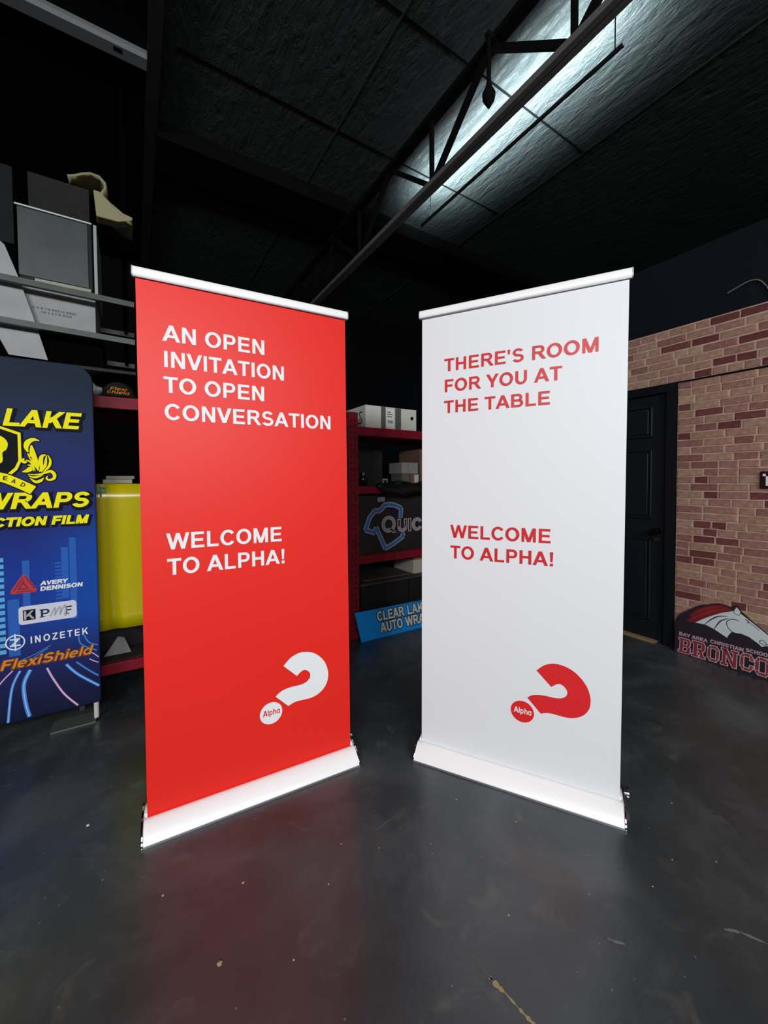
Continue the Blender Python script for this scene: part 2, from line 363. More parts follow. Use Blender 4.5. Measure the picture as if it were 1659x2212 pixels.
def run_bricks(y_start, y_end, z0, rows, far, PIT=PIT):
    stuff = MB()
    for r in range(rows):
        z = z0 + r * PIT; y = y_start + random.uniform(0, .06)
        first = True
        while y > y_end:
            L = random.choice([.082, .105, .13, .165, .165, .2, .2])
            if first and y > y_start: y = y_start - .002
            if first: L = random.choice([.082, .105, .165]); first = False
            if y > far:
                o = bpy.data.objects.new('brick', random.choice(BMESH[L])); C.objects.link(o); o.parent = wall_right
                o.location = (XR - .0118, y, z)
            else:
                stuff.box(XR - .0175, XR - .0118, y - L, y, z, z + BH)
            y -= L + .0085
    return stuff
random.seed(21)
s1 = run_bricks(1.393, -6.6, .139, 35, .64)
tag(s1.build('brick_run', BMS, wall_right), None, None, None, 'stuff')
s2 = run_bricks(1.95, -6.6, 2.119, 7, .74, .0605)
tag(s2.build('upper_brick_run', BMS, wall_right), None, None, None, 'stuff')
struct(MB().box(XR - .016, XR, -6.9, 1.40, 0, .137).build('baseboard_right', mat('black_baseboard', (12, 13, 15), .4)), 'black baseboard under the brick')
# the loose thin cable on the dark upper wall
cb = [(XR - .012, 1.10, 2.68), (XR - .012, 1.04, 2.70), (XR - .012, .98, 2.715), (XR - .012, .93, 2.70), (XR - .012, .89, 2.64), (XR - .012, .86, 2.56)]
tag(MB().tube(smooth(cb, 4), .004, 6).build('wall_cable', mat('grey_cable', (120, 118, 110), .5), None, (XR - .012, 1.1, 2.68), True), 'thin grey cable curling down the dark wall above the brick', 'cable')

# door in the partition
DOORM = mat('navy_black_door_paint', (16, 19, 27), .42, spec=.45)
door = thing('door_1', (XR, 1.9, 0), 'navy black panelled door beside the brick', None); door['kind'] = 'structure'
o3 = (XR, 1.9, 0)
MB().box(XR + .02, XR + .06, DY0 + .005, DY1 - .005, .012, DZ - .006).build('door_leaf', DOORM, door, o3)
cs = MB().box(XR - .02, XR + .02, 1.40, DY0 + .012, 0, 2.105).box(XR - .02, XR + .02, DY1 - .012, DY1 + .07, 0, 2.105).box(XR - .02, XR + .02, DY0 + .012, DY1 - .012, DZ - .012, 2.105)
cs.build('door_casing', mat('black_casing_paint', (13, 15, 20), .4), door, o3)
for y0 in (1.585, 1.955):
    for z0, z1 in ((.17, .86), (1.02, 1.60), (1.70, 1.96)):
        pm = MB(); y1 = y0 + .29
        pm.box(XR + .008, XR + .02, y0 + .03, y1 - .03, z0 + .03, z1 - .03)
        for a in ((y0, y1, z0, z0 + .016), (y0, y1, z1 - .016, z1), (y0, y0 + .016, z0, z1), (y1 - .016, y1, z0, z1)): pm.box(XR + .004, XR + .02, *a)
        pm.build('panel', DOORM, door, o3, bevel=.004)
hd = MB().tube([(XR + .02, 1.535, .925), (XR - .012, 1.535, .925), (XR - .03, 1.535, .925), (XR - .04, 1.535, .925), (XR - .062, 1.535, .925)], [.026, .026, .011, .02, .026], 14)
hd.build('knob', mat('dark_bronze', (70, 66, 60), .25, metal=1), door, o3, True)
MB().tube([(XR + .02, 1.55, .85), (XR + .008, 1.55, .85)], [.021, .019], 14).build('lock', mat('brass', (150, 130, 90), .3, metal=1), door, o3, True)
MB().box(XR - .04, XR + .06, 1.53, DY1 - .02, 0, .011).build('threshold', mat('worn_wood_threshold', (150, 120, 84), .7, vary=(20, .2)), door, o3)

# plaque at the right edge
pq = thing('wall_plaque', (XR - .018, .76, 1.28), 'small dark maroon plaque with a white letter T on the brick', 'plaque')
po = (XR - .018, .76, 1.28)
MB().box(XR - .034, XR - .018, .62, .897, 1.284, 1.40).build('plate', mat('dark_maroon_plate', (44, 8, 16), .35), pq, po, bevel=.004)
tq = MB()
for p in (_r(0, .8, .9, 1) + _r(.16, 0, .46, 1)): tq.add([(XR - .0346, .885 - a * .1, 1.303 + b * .08) for a, b in p], [(0, 1, 2, 3)])
tag(tq.build('lettering', WHITEINK, pq, po), 'white letter T')

# ------------------------------------------------------------------ roll-up banners
HOOD = [(-.0055, .0600), (-.012, .0625), (-.022, .0610), (-.034, .0555), (-.048, .0455), (-.060, .0335), (-.070, .0215), (-.077, .0115), (-.0795, .006), (-.079, .0), (.108, 0), (.109, .012), (.104, .03), (.092, .05), (.072, .064), (.045, .071), (.02, .072), (.006, .069), (.0055, .055), (-.0055, .055)]
def rollup(loc, rz, lean, skew, cloth, ink, label):
    t = thing('roll_up_banner', loc, label, 'banner', rz, 'roll-up banners standing side by side')
    wp = lambda x, y, z: (x + skew * z, y + lean * z, z)
    hw, zb, zt = .425, .050, 2.1286
    # graphic with a faint belly so that it hangs like film
    mb = MB(); nx, nz = 8, 24
    for j in range(nz + 1):
        for i in range(nx + 1):
            x = -hw + 2 * hw * i / nx; z = zb + (zt - zb) * j / nz
            mb.v.append((x, .0015 * math.sin(math.pi * j / nz) * math.sin(math.pi * i / nx), z))
    k = len(mb.v); mb.v += [(x, y + .0012, z) for x, y, z in mb.v]
    for j in range(nz):
        for i in range(nx):
            a = j * (nx + 1) + i; q = (a, a + 1, a + nx + 2, a + nx + 1); mb.f.append(q); mb.f.append(tuple(v + k for v in q[::-1]))
    for j in range(nz):
        for i in (0, nx): a = j * (nx + 1) + i; b = a + nx + 1; mb.f.append((a, b, b + k, a + k))
    g = mb.warp(wp).build('graphic_panel', cloth, t, smooth=True)
    # base
    MB().extrude_x(HOOD, -.436, .436).build('base', ALU, t, smooth=True)
    MB().box(-.436, .436, -.0815, -.074, .0005, .0075).build('base_lip', ALUGREY, t)
    for s in (-1, 1):
        cap = [(y * 1.03 - .0005 + (.0 if y < 0 else .002), z * 1.05) for y, z in HOOD[:18]]
        c = MB().extrude_x(cap, min(s * .436, s * .4445), max(s * .436, s * .4445)).build('end_cap', CHROME, t, smooth=True, bevel=.002)
        tag(c, 'chrome end cap')
    kn = MB().tube([(.4445, .078, .042), (.452, .078, .042), (.4545, .078, .042), (.463, .078, .042), (.466, .078, .042)], [.012, .012, .024, .024, .02], 18).build('swivel_foot', CHROME, t, smooth=True)
    tag(kn, 'chrome swivel foot end')
    # pole and top rail
    MB().tube([(0, .03, .06), (0, .03 + lean * 2.1, 2.125)], .011, 12).build('support_pole', mat('grey_pole', (130, 132, 136), .35, metal=.7), t, smooth=True)
    prof = [(-.0085, 2.1245), (-.0115, 2.128), (-.0125, 2.138), (-.0115, 2.150), (-.007, 2.1595), (0, 2.163), (.009, 2.160), (.014, 2.150), (.0145, 2.128), (.010, 2.1235)]
    MB().extrude_x(prof, -.4335, .4335).warp(lambda x, y, z: (x + skew * 2.13, y + lean * z, z)).build('top_rail', ALU, t, smooth=True)
    MB().box(-.4335, .4335, -.0095, -.0065, 2.1205, 2.1255).warp(wp).build('rail_lip', ALUGREY, t)
    for s in (-1, 1):
        p2 = [(y * 1.1 + .0001, 2.142 + (z - 2.142) * 1.05) for y, z in prof]
        MB().extrude_x(p2, min(s * .4335, s * .4375), max(s * .4335, s * .4375)).warp(lambda x, y, z: (x + skew * 2.13, y + lean * z, z)).build('rail_end_cap', mat('grey_plastic_cap', (176, 180, 186), .4), t)
    return t, g, wp
YT = -.0012
red, redg, rwp = rollup((.4389, 1.7227, 0), R(-3.892), .0119, .0007, REDV, WHITEINK, 'red roll-up banner with white words inviting open conversation')
for txt, x0, z0, wd in (('AN OPEN', -.341, 1.898, .386), ('INVITATION', -.336, 1.797, .464), ('TO OPEN', -.340, 1.698, .381), ('CONVERSATION', -.338, 1.593, .682)):
    lettering(txt, x0, z0, wd, .0625, YT, WHITEINK, redg, warp=rwp)
for txt, x0, z0, wd in (('WELCOME', -.342, 1.0845, .449), ('TO ALPHA!', -.340, .9845, .458)):
    lettering(txt, x0, z0, wd, .064, YT, WHITEINK, redg, warp=rwp)
QR = [(0.1059, 0.5236), (0.1225, 0.54), (0.1442, 0.5567), (0.1778, 0.5671), (0.2117, 0.5650), (0.2461, 0.5521), (0.2756, 0.5289), (0.2998, 0.4971), (0.3122, 0.4637), (0.3154, 0.4336), (0.3100, 0.4023), (0.2925, 0.3751), (0.2658, 0.3562), (0.235, 0.3471), (0.2031, 0.3466), (0.1718, 0.3482), (0.1486, 0.3461), (0.1250, 0.3372), (0.0690, 0.3947), (0.0867, 0.4087), (0.1117, 0.4171), (0.1421, 0.4201), (0.1807, 0.4195), (0.207, 0.4248), (0.223, 0.4367), (0.2286, 0.4519), (0.2235, 0.4685), (0.2078, 0.4818), (0.1895, 0.4818), (0.1658, 0.464)]
def question(panel, wp, main, small):
    hook = smooth(QR[0:18], 4) + smooth(QR[18:30], 4)
    MBh = MB().flat(hook, YT).warp(wp).build('question_mark_hook', main, panel); tag(MBh, 'curved hook of the question mark logo')
    MBd = MB().flat(ellipse(.0487, .3268, .0487, .0478), YT).warp(wp).build('question_mark_dot', main, panel); tag(MBd, 'round dot of the question mark logo')
    o = lettering('Alpha', .0125, .3185, .0735, .0255, YT - .0006, small, MBd if False else panel, warp=wp, track=-.02, label='small word in the dot')
question(redg, rwp, WHITEINK, REDINK)
wht, whtg, wwp = rollup((1.3989, 1.1704, 0), R(-58.5295), -.0023, .0056, WHITEV, REDINK, 'white roll-up banner with red words about room at the table')
for txt, x0, z0, wd, cp in (("THERE'S ROOM", -.314, 1.860, .638, .058), ('FOR YOU AT', -.311, 1.764, .503, .0575), ('THE TABLE', -.315, 1.6665, .462, .0570), ('WELCOME', -.282, 1.0805, .438, .0605), ('TO ALPHA!', -.281, .983, .448, .0605)):
    lettering(txt, x0, z0, wd, cp, YT, REDINK, whtg, warp=wwp)
question(whtg, wwp, REDINK2, WHITEINK)

# ------------------------------------------------------------------ blue fabric banner stand at the left edge
BX, BY = -.70, 2.75
bb = thing('banner_stand', (BX, BY, 0), 'dark blue fabric banner stand with yellow lettering and sponsor logos', 'banner stand')
xr, xl = -.186 - BX, -(-.186 - BX)
def rrect(x0, x1, z0, z1, r0, r1, n=10):
    p = []
    for cx, cz, r, a in ((x1 - r1, z1 - r1, r1, 0), (x0 + r1, z1 - r1, r1, 90), (x0 + r0, z0 + r0, r0, 180), (x1 - r0, z0 + r0, r0, 270)):
        p += [(cx + r * math.cos(R(a + 90 * i / n)), cz + r * math.sin(R(a + 90 * i / n))) for i in range(n + 1)]
    return p
bo = (BX, BY, 0)
bf = MB().plate(rrect(xl, xr, .10, 1.995, .02, .09), 0, .03).build('fabric_panel', city_mat(), bb, bevel=.006)
FT = mat('pale_grey_foot', (196, 196, 190), .5)
for x in (xr - .024, xl + .024):
    MB().tube([(x, .015, .012), (x, .015, .11)], .013, 10).build('leg', FT, bb, smooth=True)
    sgn = 1 if x > 0 else -1
    MB().box(min(x, x - sgn * .20), max(x, x - sgn * .20) + .0, -.035, .095, 0, .012).build('foot', mat('dark_grey_foot', (74, 78, 74), .5), bb, bevel=.003)
MB().box(xr - .10, xr - .075, -.002, .028, .075, .102).build('clip', mat('black_plastic', (14, 14, 16), .35), bb)
Y0 = -.0015
sh = lambda poly: [(a - BX, b) for a, b in poly]
# printed city light columns and light trails
def band(x0, x1, z0, z1, n, duty=.62):
    out = []; h = (z1 - z0) / n
    for i in range(n): out.append([(x0 - BX, z0 + i * h), (x1 - BX, z0 + i * h), (x1 - BX, z0 + (i + duty) * h), (x0 - BX, z0 + (i + duty) * h)])
    return out
PB, MBL = mat('pale_blue_print', (96, 176, 226), .6, spec=.1), mat('mid_blue_print', (46, 98, 184), .6, spec=.1)
for a in ((-.615, -.575, .47, .98, 15, .62), (-.70, -.65, .45, 1.05, 18, .62), (-.84, -.80, .5, .95, 12, .62)): flats(band(*a), Y0, PB, bf, 'city_light_column')
for a in ((-.565, -.52, .45, .78, 1, .9), (-.505, -.475, .70, .95, 2, .96), (-.372, -.345, .72, .93, 11, .5), (-.31, -.28, .6, 1.05, 1, 1), (-.345, -.315, .72, 1.0, 1, 1), (-.78, -.73, .5, .9, 1, .9)): flats(band(*a), Y0, MBL, bf, 'city_light_column')
def trail(pts, wd): return [q for q in strokepoly(smooth(sh(pts), 6), wd)]
EB, PK, WH = mat('electric_blue_print', (70, 136, 226), .6, spec=.1), mat('pink_print', (222, 178, 214), .6, spec=.1), mat('pale_core_print', (150, 196, 244), .6, spec=.1)
def light_trail(pts, wd, m, core=None):
    o = flats(trail(pts, wd), Y0 - .0003, m, bf, 'light_trail', label='blue light trail' if m is EB else 'pink light trail')
    if core: flats(trail(pts, wd * .35), Y0 - .0006, core, bf, 'light_trail_core')
for pts, wd in (([(-.337, .355), (-.286, .285), (-.194, .196)], .014), ([(-.293, .357), (-.241, .299), (-.196, .255)], .008), ([(-.485, .364), (-.512, .293), (-.508, .193), (-.494, .115)], .018), ([(-.525, .369), (-.559, .282), (-.578, .110)], .012),
                ([(-.280, .50), (-.268, .45), (-.20, .40)], .006), ([(-.255, .50), (-.235, .455), (-.195, .43)], .006), ([(-.62, .36), (-.70, .25), (-.76, .12)], .013), ([(-.40, .475), (-.47, .44), (-.55, .415)], .004), ([(-.41, .462), (-.455, .435), (-.475, .42)], .004)):
    light_trail(pts, wd, EB, WH if wd > .01 else None)
for pts, wd in (([(-.418, .356), (-.393, .289), (-.349, .194), (-.291, .112)], .009), ([(-.553, .377), (-.604, .319), (-.66, .22)], .006), ([(-.235, .36), (-.21, .34), (-.193, .33)], .005), ([(-.225, .395), (-.205, .375), (-.193, .36)], .005)):
    light_trail(pts, wd, PK)
# headline lettering, black shadow outline behind yellow
def headline(txt, x1, z0, wd, cap, shear=.22, gr=.011, sub=0):
    x0 = x1 - wd - shear * cap - BX
    lettering(txt, x0 + .006, z0 - .007, wd, cap, Y0 - .0010, INKBLACK, bf, shear, gr, name='lettering_shadow', label='black shadow of the yellow word')
    lettering(txt, x0, z0, wd, cap, Y0 - .0018, YELLOW, bf, shear, .002, name='lettering', label='yellow word')
headline('CLEAR LAKE', -.238, 1.645, .735, .085)
headline('AUTO WRAPS', -.208, 1.218, .80, .080)
headline('PAINT PROTECTION FILM', -.220, 1.127, .84, .044, gr=.008)
# shield with emblem, scrollwork and ribbon
SCX = -.655
mir = lambda pts: pts + [(2 * SCX - a, b) for a, b in pts[::-1]]
so = mir([(SCX, 1.66), (-.57, 1.640), (-.493, 1.61), (-.492, 1.467), (-.510, 1.419), (-.56, 1.365), (SCX, 1.31)])
si = mir([(SCX, 1.645), (-.571, 1.627), (-.505, 1.600), (-.505, 1.467), (-.520, 1.429), (-.565, 1.38), (SCX, 1.328)])
flats([sh([(SCX + (a - SCX) * 1.06, 1.485 + (b - 1.485) * 1.05) for a, b in so])], Y0 - .0008, INKBLACK, bf, 'shield_shadow')
flats([sh(so)], Y0 - .0012, YELLOW, bf, 'shield_border'); flats([sh(si)], Y0 - .0016, INKBLACK, bf, 'shield_field')
sk = smooth(mir([(SCX, 1.60), (-.60, 1.600), (-.572, 1.591), (-.553, 1.576), (-.543, 1.552), (-.549, 1.522), (-.564, 1.505), (-.565, 1.461), (-.59, 1.445), (SCX, 1.44)]), 3)
flats([sh(sk)], Y0 - .0020, YELLOW, bf, 'shield_emblem', label='yellow emblem on the shield')
for ex in (-.595, 2 * SCX + .595): flats([sh(ellipse(ex, 1.535, .022, .020, 18))], Y0 - .0024, INKBLACK, bf, 'emblem_mark')
def leafwork(flip):
    fl = (lambda p: p) if not flip else (lambda p: [(2 * SCX - a, b) for a, b in p])
    out = []
    for pts, wd in (([(-.420, 1.573), (-.444, 1.578), (-.466, 1.562), (-.473, 1.535), (-.466, 1.512)], [.003, .017, .024, .018, .006]),
                    ([(-.452, 1.548), (-.450, 1.520), (-.445, 1.485), (-.434, 1.450), (-.428, 1.416)], [.006, .020, .027, .020, .006]),
                    ([(-.468, 1.505), (-.458, 1.482), (-.446, 1.458), (-.436, 1.430)], [.004, .010, .010, .004]),
                    ([(-.395, 1.500), (-.412, 1.490), (-.417, 1.460), (-.414, 1.430), (-.424, 1.408)], [.004, .016, .018, .014, .004]),
                    ([(-.392, 1.497), (-.396, 1.470), (-.400, 1.440), (-.416, 1.408)], [.003, .010, .012, .004]),
                    ([(-.388, 1.500), (-.378, 1.470), (-.384, 1.438), (-.408, 1.406)], [.002, .010, .012, .004]),
                    ([(-.482, 1.478), (-.489, 1.468), (-.482, 1.459), (-.472, 1.462)], [.006, .013, .015, .008]),
                    ([(-.474, 1.470), (-.458, 1.460), (-.448, 1.440), (-.440, 1.412)], [.006, .008, .008, .003]),
                    ([(-.470, 1.444), (-.458, 1.442), (-.450, 1.430), (-.447, 1.410)], [.003, .008, .007, .002]),
                    ([(-.492, 1.408), (-.472, 1.414), (-.458, 1.426), (-.451, 1.436)], [.004, .018, .022, .005]),
                    ([(-.470, 1.396), (-.436, 1.394), (-.405, 1.402), (-.378, 1.412), (-.363, 1.396), (-.365, 1.374), (-.384, 1.366), (-.396, 1.374), (-.390, 1.386)], [.003, .006, .010, .014, .015, .013, .011, .008, .005]),
                    ([(-.468, 1.388), (-.446, 1.380), (-.428, 1.384), (-.408, 1.394)], [.003, .010, .010, .003]),
                    ([(-.462, 1.376), (-.440, 1.356), (-.420, 1.362), (-.406, 1.378)], [.003, .014, .014, .003])):
        p = smooth(sh(fl(pts)), 5); ww = smooth([(v, 0) for v in wd], 5)
        out += strokepoly(p, [max(.001, v[0]) for v in ww])
    return out
for fl in (False, True):
    lw = leafwork(fl)
    flats([_grow(q, .0045) for q in lw], Y0 - .0009, INKBLACK, bf, 'scrollwork_shadow'); flats(lw, Y0 - .0016, YELLOW, bf, 'scrollwork', label='yellow leafy scrollwork beside the shield')
rb = [(SCX, 1.405), (-.576, 1.404), (-.532, 1.395), (-.479, 1.367), (-.432, 1.333), (-.466, 1.290), (-.509, 1.319), (-.545, 1.343), (-.577, 1.358), (SCX, 1.362)]
rbm = mir(rb[:5])[:5] + rb[5:]; rib = rb + [(2 * SCX - a, b) for a, b in rb[::-1]]
flats([_grow(q, .005) for q in strokepoly(smooth(sh([(2 * SCX + .45, 1.312), (2 * SCX + .52, 1.355), (2 * SCX + .577, 1.381), (SCX, 1.384), (-.577, 1.381), (-.52, 1.355), (-.45, 1.312)]), 4), .046)], Y0 - .0021, INKBLACK, bf, 'ribbon_shadow')
rq = strokepoly(smooth(sh([(2 * SCX + .45, 1.312), (2 * SCX + .52, 1.355), (2 * SCX + .577, 1.381), (SCX, 1.384), (-.577, 1.381), (-.52, 1.355), (-.45, 1.312)]), 4), .046)
flats(rq, Y0 - .0026, YELLOW, bf, 'ribbon', label='yellow ribbon under the shield')
for ch, x, z, a in (('E', -.566, 1.366, -8), ('A', -.536, 1.353, -20), ('D', -.502, 1.336, -30)):
    mb = MB()
    for q in quads(ch, 0, 0, .017, .021): mb.flat([(x - BX + u * math.cos(R(a)) - v * math.sin(R(a)), z + u * math.sin(R(a)) + v * math.cos(R(a))) for u, v in q], Y0 - .0032)
    tag(mb.build('lettering', INKBLACK, bf), 'black letter %s on the ribbon' % ch)
# sponsor logos
def rpoly(pts, r, n=6):
    out = []; m_ = len(pts)
    for i in range(m_):
        p, a, b = Vector(pts[i]), Vector(pts[i - 1]), Vector(pts[(i + 1) % m_]); u, v = (a - p).normalized(), (b - p).normalized()
        h = math.acos(max(-1, min(1, u.dot(v)))) / 2; t = r / math.tan(h); p0, p1 = p + u * t, p + v * t
        for k in range(n + 1): q = k / n; out.append(tuple(p0 * (1 - q) ** 2 + p * 2 * q * (1 - q) + p1 * q * q))
    return out
WI = WHITEINK
flats([rpoly(sh([(-.562, .774), (-.440, .774), (-.498, .884)]), .016)], Y0 - .0008, mat('crimson_print', (196, 36, 56), .5), bf, 'sponsor_triangle', label='crimson triangle logo')
dk = mat('dark_crimson_print', (112, 14, 34), .5); tri = []
for pts in ([(-.540, .789), (-.502, .858)], [(-.530, .783), (-.466, .783)], [(-.494, .862), (-.456, .793)], [(-.522, .796), (-.497, .842)], [(-.505, .832), (-.482, .795)], [(-.486, .796), (-.520, .796)]): tri += strokepoly(sh(pts), .0055)
flats(tri, Y0 - .0014, dk, bf, 'triangle_lines')
lettering('AVERY', -.434 - BX, .806, .112, .0205, Y0 - .001, WI, bf, .18, weight=.001); lettering('DENNISON', -.434 - BX, .776, .176, .0215, Y0 - .001, WI, bf, .12, weight=.001)
flats([[(a, b) for a, b in rrect(-.524 - BX, -.285 - BX, .608, .704, .016, .016, 5)]], Y0 - .0008, mat('pale_lilac_print', (214, 214, 232), .5), bf, 'sponsor_plate', label='pale rounded logo plate')
flats([sh([(-.507, .629), (-.457, .629), (-.457, .684), (-.507, .684)])], Y0 - .0014, INKBLACK, bf, 'plate_square')
lettering('K', -.503 - BX, .634, .042, .044, Y0 - .002, mat('silver_print', (168, 170, 178), .5), bf)
nv = mat('navy_print', (30, 32, 74), .5)
for ch, x, wd in (('P', -.436, .036), ('F', -.335, .030)):
    qs = quads(ch, x - BX, .633, wd, .043); xa = x - BX
    qs += [[(xa - .005, .633), (xa + .017, .633), (xa + .017, .638), (xa - .005, .638)], [(xa - .005, .671), (xa + .012, .671), (xa + .012, .676), (xa - .005, .676)]]
    flats(qs, Y0 - .0014, nv, bf, 'lettering', label='navy serif letter')
ms = smooth(sh([(-.398, .632), (-.386, .660), (-.378, .676), (-.376, .655), (-.380, .634), (-.364, .668), (-.356, .678), (-.354, .655), (-.358, .634), (-.342, .672), (-.334, .682), (-.332, .655), (-.336, .628), (-.326, .634)]), 4)
flats(strokepoly(ms, .0065), Y0 - .0018, MAT['silver_print'], bf, 'lettering', label='grey script letter M')
flats(_ring(-.540 - BX, .522, .039, .040, .006, .006, 0, 360, 30), Y0 - .001, WI, bf, 'sponsor_ring', label='white ring logo')
flats([sh(p) for p in ([(-.543, .478), (-.537, .478), (-.537, .566), (-.543, .566)], [(-.562, .542), (-.519, .542), (-.523, .535), (-.558, .535)], [(-.561, .509), (-.521, .509), (-.517, .502), (-.561, .502)])] + strokepoly(sh([(-.524, .540), (-.556, .504)]), .008), Y0 - .0014, WI, bf, 'ring_letter')
lettering('INOZETEK', -.480 - BX, .503, .243, .037, Y0 - .001, WI, bf, 0, 0, .22)
org = mat('orange_print', (224, 138, 30), .5); borg = mat('brown_orange_print', (120, 52, 20), .5)
lettering('FlexiShield', -.600 - BX - .003, .386, .372, .050, Y0 - .0024, borg, bf, .30, .004, name='lettering_shadow', label='brown shadow of the orange word')
lettering('FlexiShield', -.600 - BX, .388, .372, .050, Y0 - .0030, org, bf, .30, 0, label='orange italic lettering')

# ------------------------------------------------------------------ red pallet rack
RY0, RY1 = 2.95, 3.56
rk = thing('pallet_rack', (1.555, RY0, 0), 'dark red steel pallet rack standing behind the banners', 'rack'); ro = (1.555, RY0, 0)
for ux in (-1.06, 1.508, 3.40):
    for yy in (RY0, RY1 - .07):
        u = MB().box(ux, ux + .092, yy, yy + .07, 0, 1.93).build('upright', RACKRED, rk, ro)
        sl = MB(); z = .07
        while z < 1.9:
            for sx in (.024, .060):
                sl.add([(ux + sx - .004, yy - .0008, z), (ux + sx + .004, yy - .0008, z), (ux + sx + .007, yy - .0008, z + .022), (ux + sx - .007, yy - .0008, z + .022)], [(0, 1, 2, 3)])
            z += .0508
        so_ = sl.build('slots', SLOT, u, ro); so_['kind'] = 'stuff'; so_.parent = u; 
    for k, (a, b) in enumerate(((.15, .75), (1.35, .75), (1.35, 1.85))):
        MB().bar((ux + .046, RY0 + .05, a), (ux + .046, RY1 - .05, b), .03).build('brace', RACKRED, rk, ro)
def beam(x0, x1, y, z0, z1):
    p = [(y, z0), (y, z1), (y + .035, z1), (y + .035, z1 - .018), (y + .05, z1 - .018), (y + .05, z0)]
    MB().extrude_x(p, x0, x1).build('beam', RACKRED, rk, ro, bevel=.003)
def level(x0, x1, z0, z1):
    beam(x0, x1, RY0 + .004, z0, z1); beam(x0, x1, RY1 - .054, z0, z1)
    MB().box(x0, x1, RY0 + .043, RY1 - .043, z1 - .0175, z1).build('deck', DECK, rk, ro)
    n = 3
    for i in range(n):
        x = x0 + (x1 - x0) * (i + .5) / n + (-.02 if n == 3 else 0); MB().box(x, x + .035, RY0 + .056, RY1 - .056, z0 + .008, z1 - .019).build('deck_support', mat('galvanised_steel', (120, 120, 118), .5, metal=.4), rk, ro)
for z0, z1 in ((1.805, 1.878), (1.27, 1.342), (.160, .226)): level(-.968, 1.508, z0, z1)
for z0, z1 in ((1.738, 1.814), (1.242, 1.308), (.638, .708), (.13, .20)): level(1.60, 3.40, z0, z1)

# --- things on the rack
CARD = mat('white_carton_board', (196, 196, 186), .7, vary=(5, .08)); KRAFT = mat('brown_carton_board', (120, 92, 74), .8, vary=(6, .15)); TAPE = mat('grey_tape', (84, 86, 88), .4)
def at(name, loc, label, cat, group=None): return thing(name, loc, label, cat, 0, group)
def carton(x0, x1, y0, y1, z0, z1, m, label, name='carton', group=None):
    l = (.5 * (x0 + x1), y0, z0); t = at(name, l, label, 'box', group)
    MB().box(x0, x1, y0, y1, z0, z1).build('body', m, t, l, bevel=.003); return t, l
t, l = carton(1.694, 2.242, 2.985, 3.42, 1.816, 2.012, CARD, 'long white carton with grey tape bands on the top rack shelf')
for x0, x1 in ((1.852, 1.90), (2.002, 2.066)): MB().box(x0, x1, 2.9835, 2.985, 1.818, 2.010).build('tape_band', TAPE, t, l)
MB().box(1.905, 1.99, 2.9828, 2.9845, 1.83, 1.995).build('shipping_label', mat('label_paper', (214, 214, 210), .6), t, l)
lp = MB()
for z, a, b in ((1.965, 1.915, 1.955), (1.945, 1.915, 1.975), (1.925, 1.915, 1.965)): lp.box(a, b, 2.9820, 2.9829, z, z + .006)
for i in range(11): lp.box(1.92 + i * .0052, 1.92 + i * .0052 + (.003 if i % 3 else .0015), 2.9820, 2.9829, 1.868, 1.895)
lp.build('label_print', INKBLACK, t, l)
hs = MB().tube([(2.19, 2.9845, 1.93), (2.19, 2.983, 1.93)], .017, 14).build('hand_hole', INKBLACK, t, l)
mk = strokepoly(smooth([(0, .0), (.05, .06), (.09, .03), (.05, -.02), (.02, .03)], 4), .010) + strokepoly(smooth([(.12, .03), (.16, .07), (.19, .03), (.15, -.01), (.12, .03)], 4), .010) + strokepoly(smooth([(.30, .07), (.24, .06), (.27, .02), (.29, -.02), (.22, -.03)], 4), .010)
MB().add([p for q in mk for p in [(1.6935, 3.34 - a, 1.89 + b) for a, b in q]], [tuple(range(4 * i, 4 * i + 4)) for i in range(len(mk))]).build('marker_scrawl', INKBLACK, t, l)
carton(2.13, 2.21, 3.06, 3.25, 1.309, 1.42, mat('grey_carton', (104, 100, 96), .8), 'small grey carton at the bottom left of the pile on the middle shelf')
t, l = carton(2.215, 2.32, 3.05, 3.30, 1.309, 1.42, KRAFT, 'small brown carton at the bottom of the pile on the middle shelf')
MB().box(2.262, 2.312, 3.0483, 3.0495, 1.325, 1.41).build('label', mat('label_paper', (214, 214, 210), .6), t, l)
t, l = carton(2.125, 2.20, 3.06, 3.28, 1.421, 1.525, mat('pale_carton', (150, 150, 146), .8), 'small pale carton on top of the grey carton')
t, l = carton(2.205, 2.315, 3.06, 3.28, 1.421, 1.525, MAT['pale_carton'], 'small pale carton on top of the brown carton')
carton(2.36, 2.75, 3.08, 3.45, 1.309, 1.66, KRAFT, 'brown carton leaning at the end of the middle shelf')
# dark board standing at the back of the middle shelf
tag(MB().plate([(1.80, 1.309), (2.12, 1.309), (2.12, 1.70), (1.80, 1.70)], 3.40, 3.42).build('backing_board', mat('charcoal_board', (48, 48, 46), .7, vary=(4, .2)), None, (1.96, 3.40, 1.309)), 'charcoal board standing upright at the back of the middle shelf', 'board')
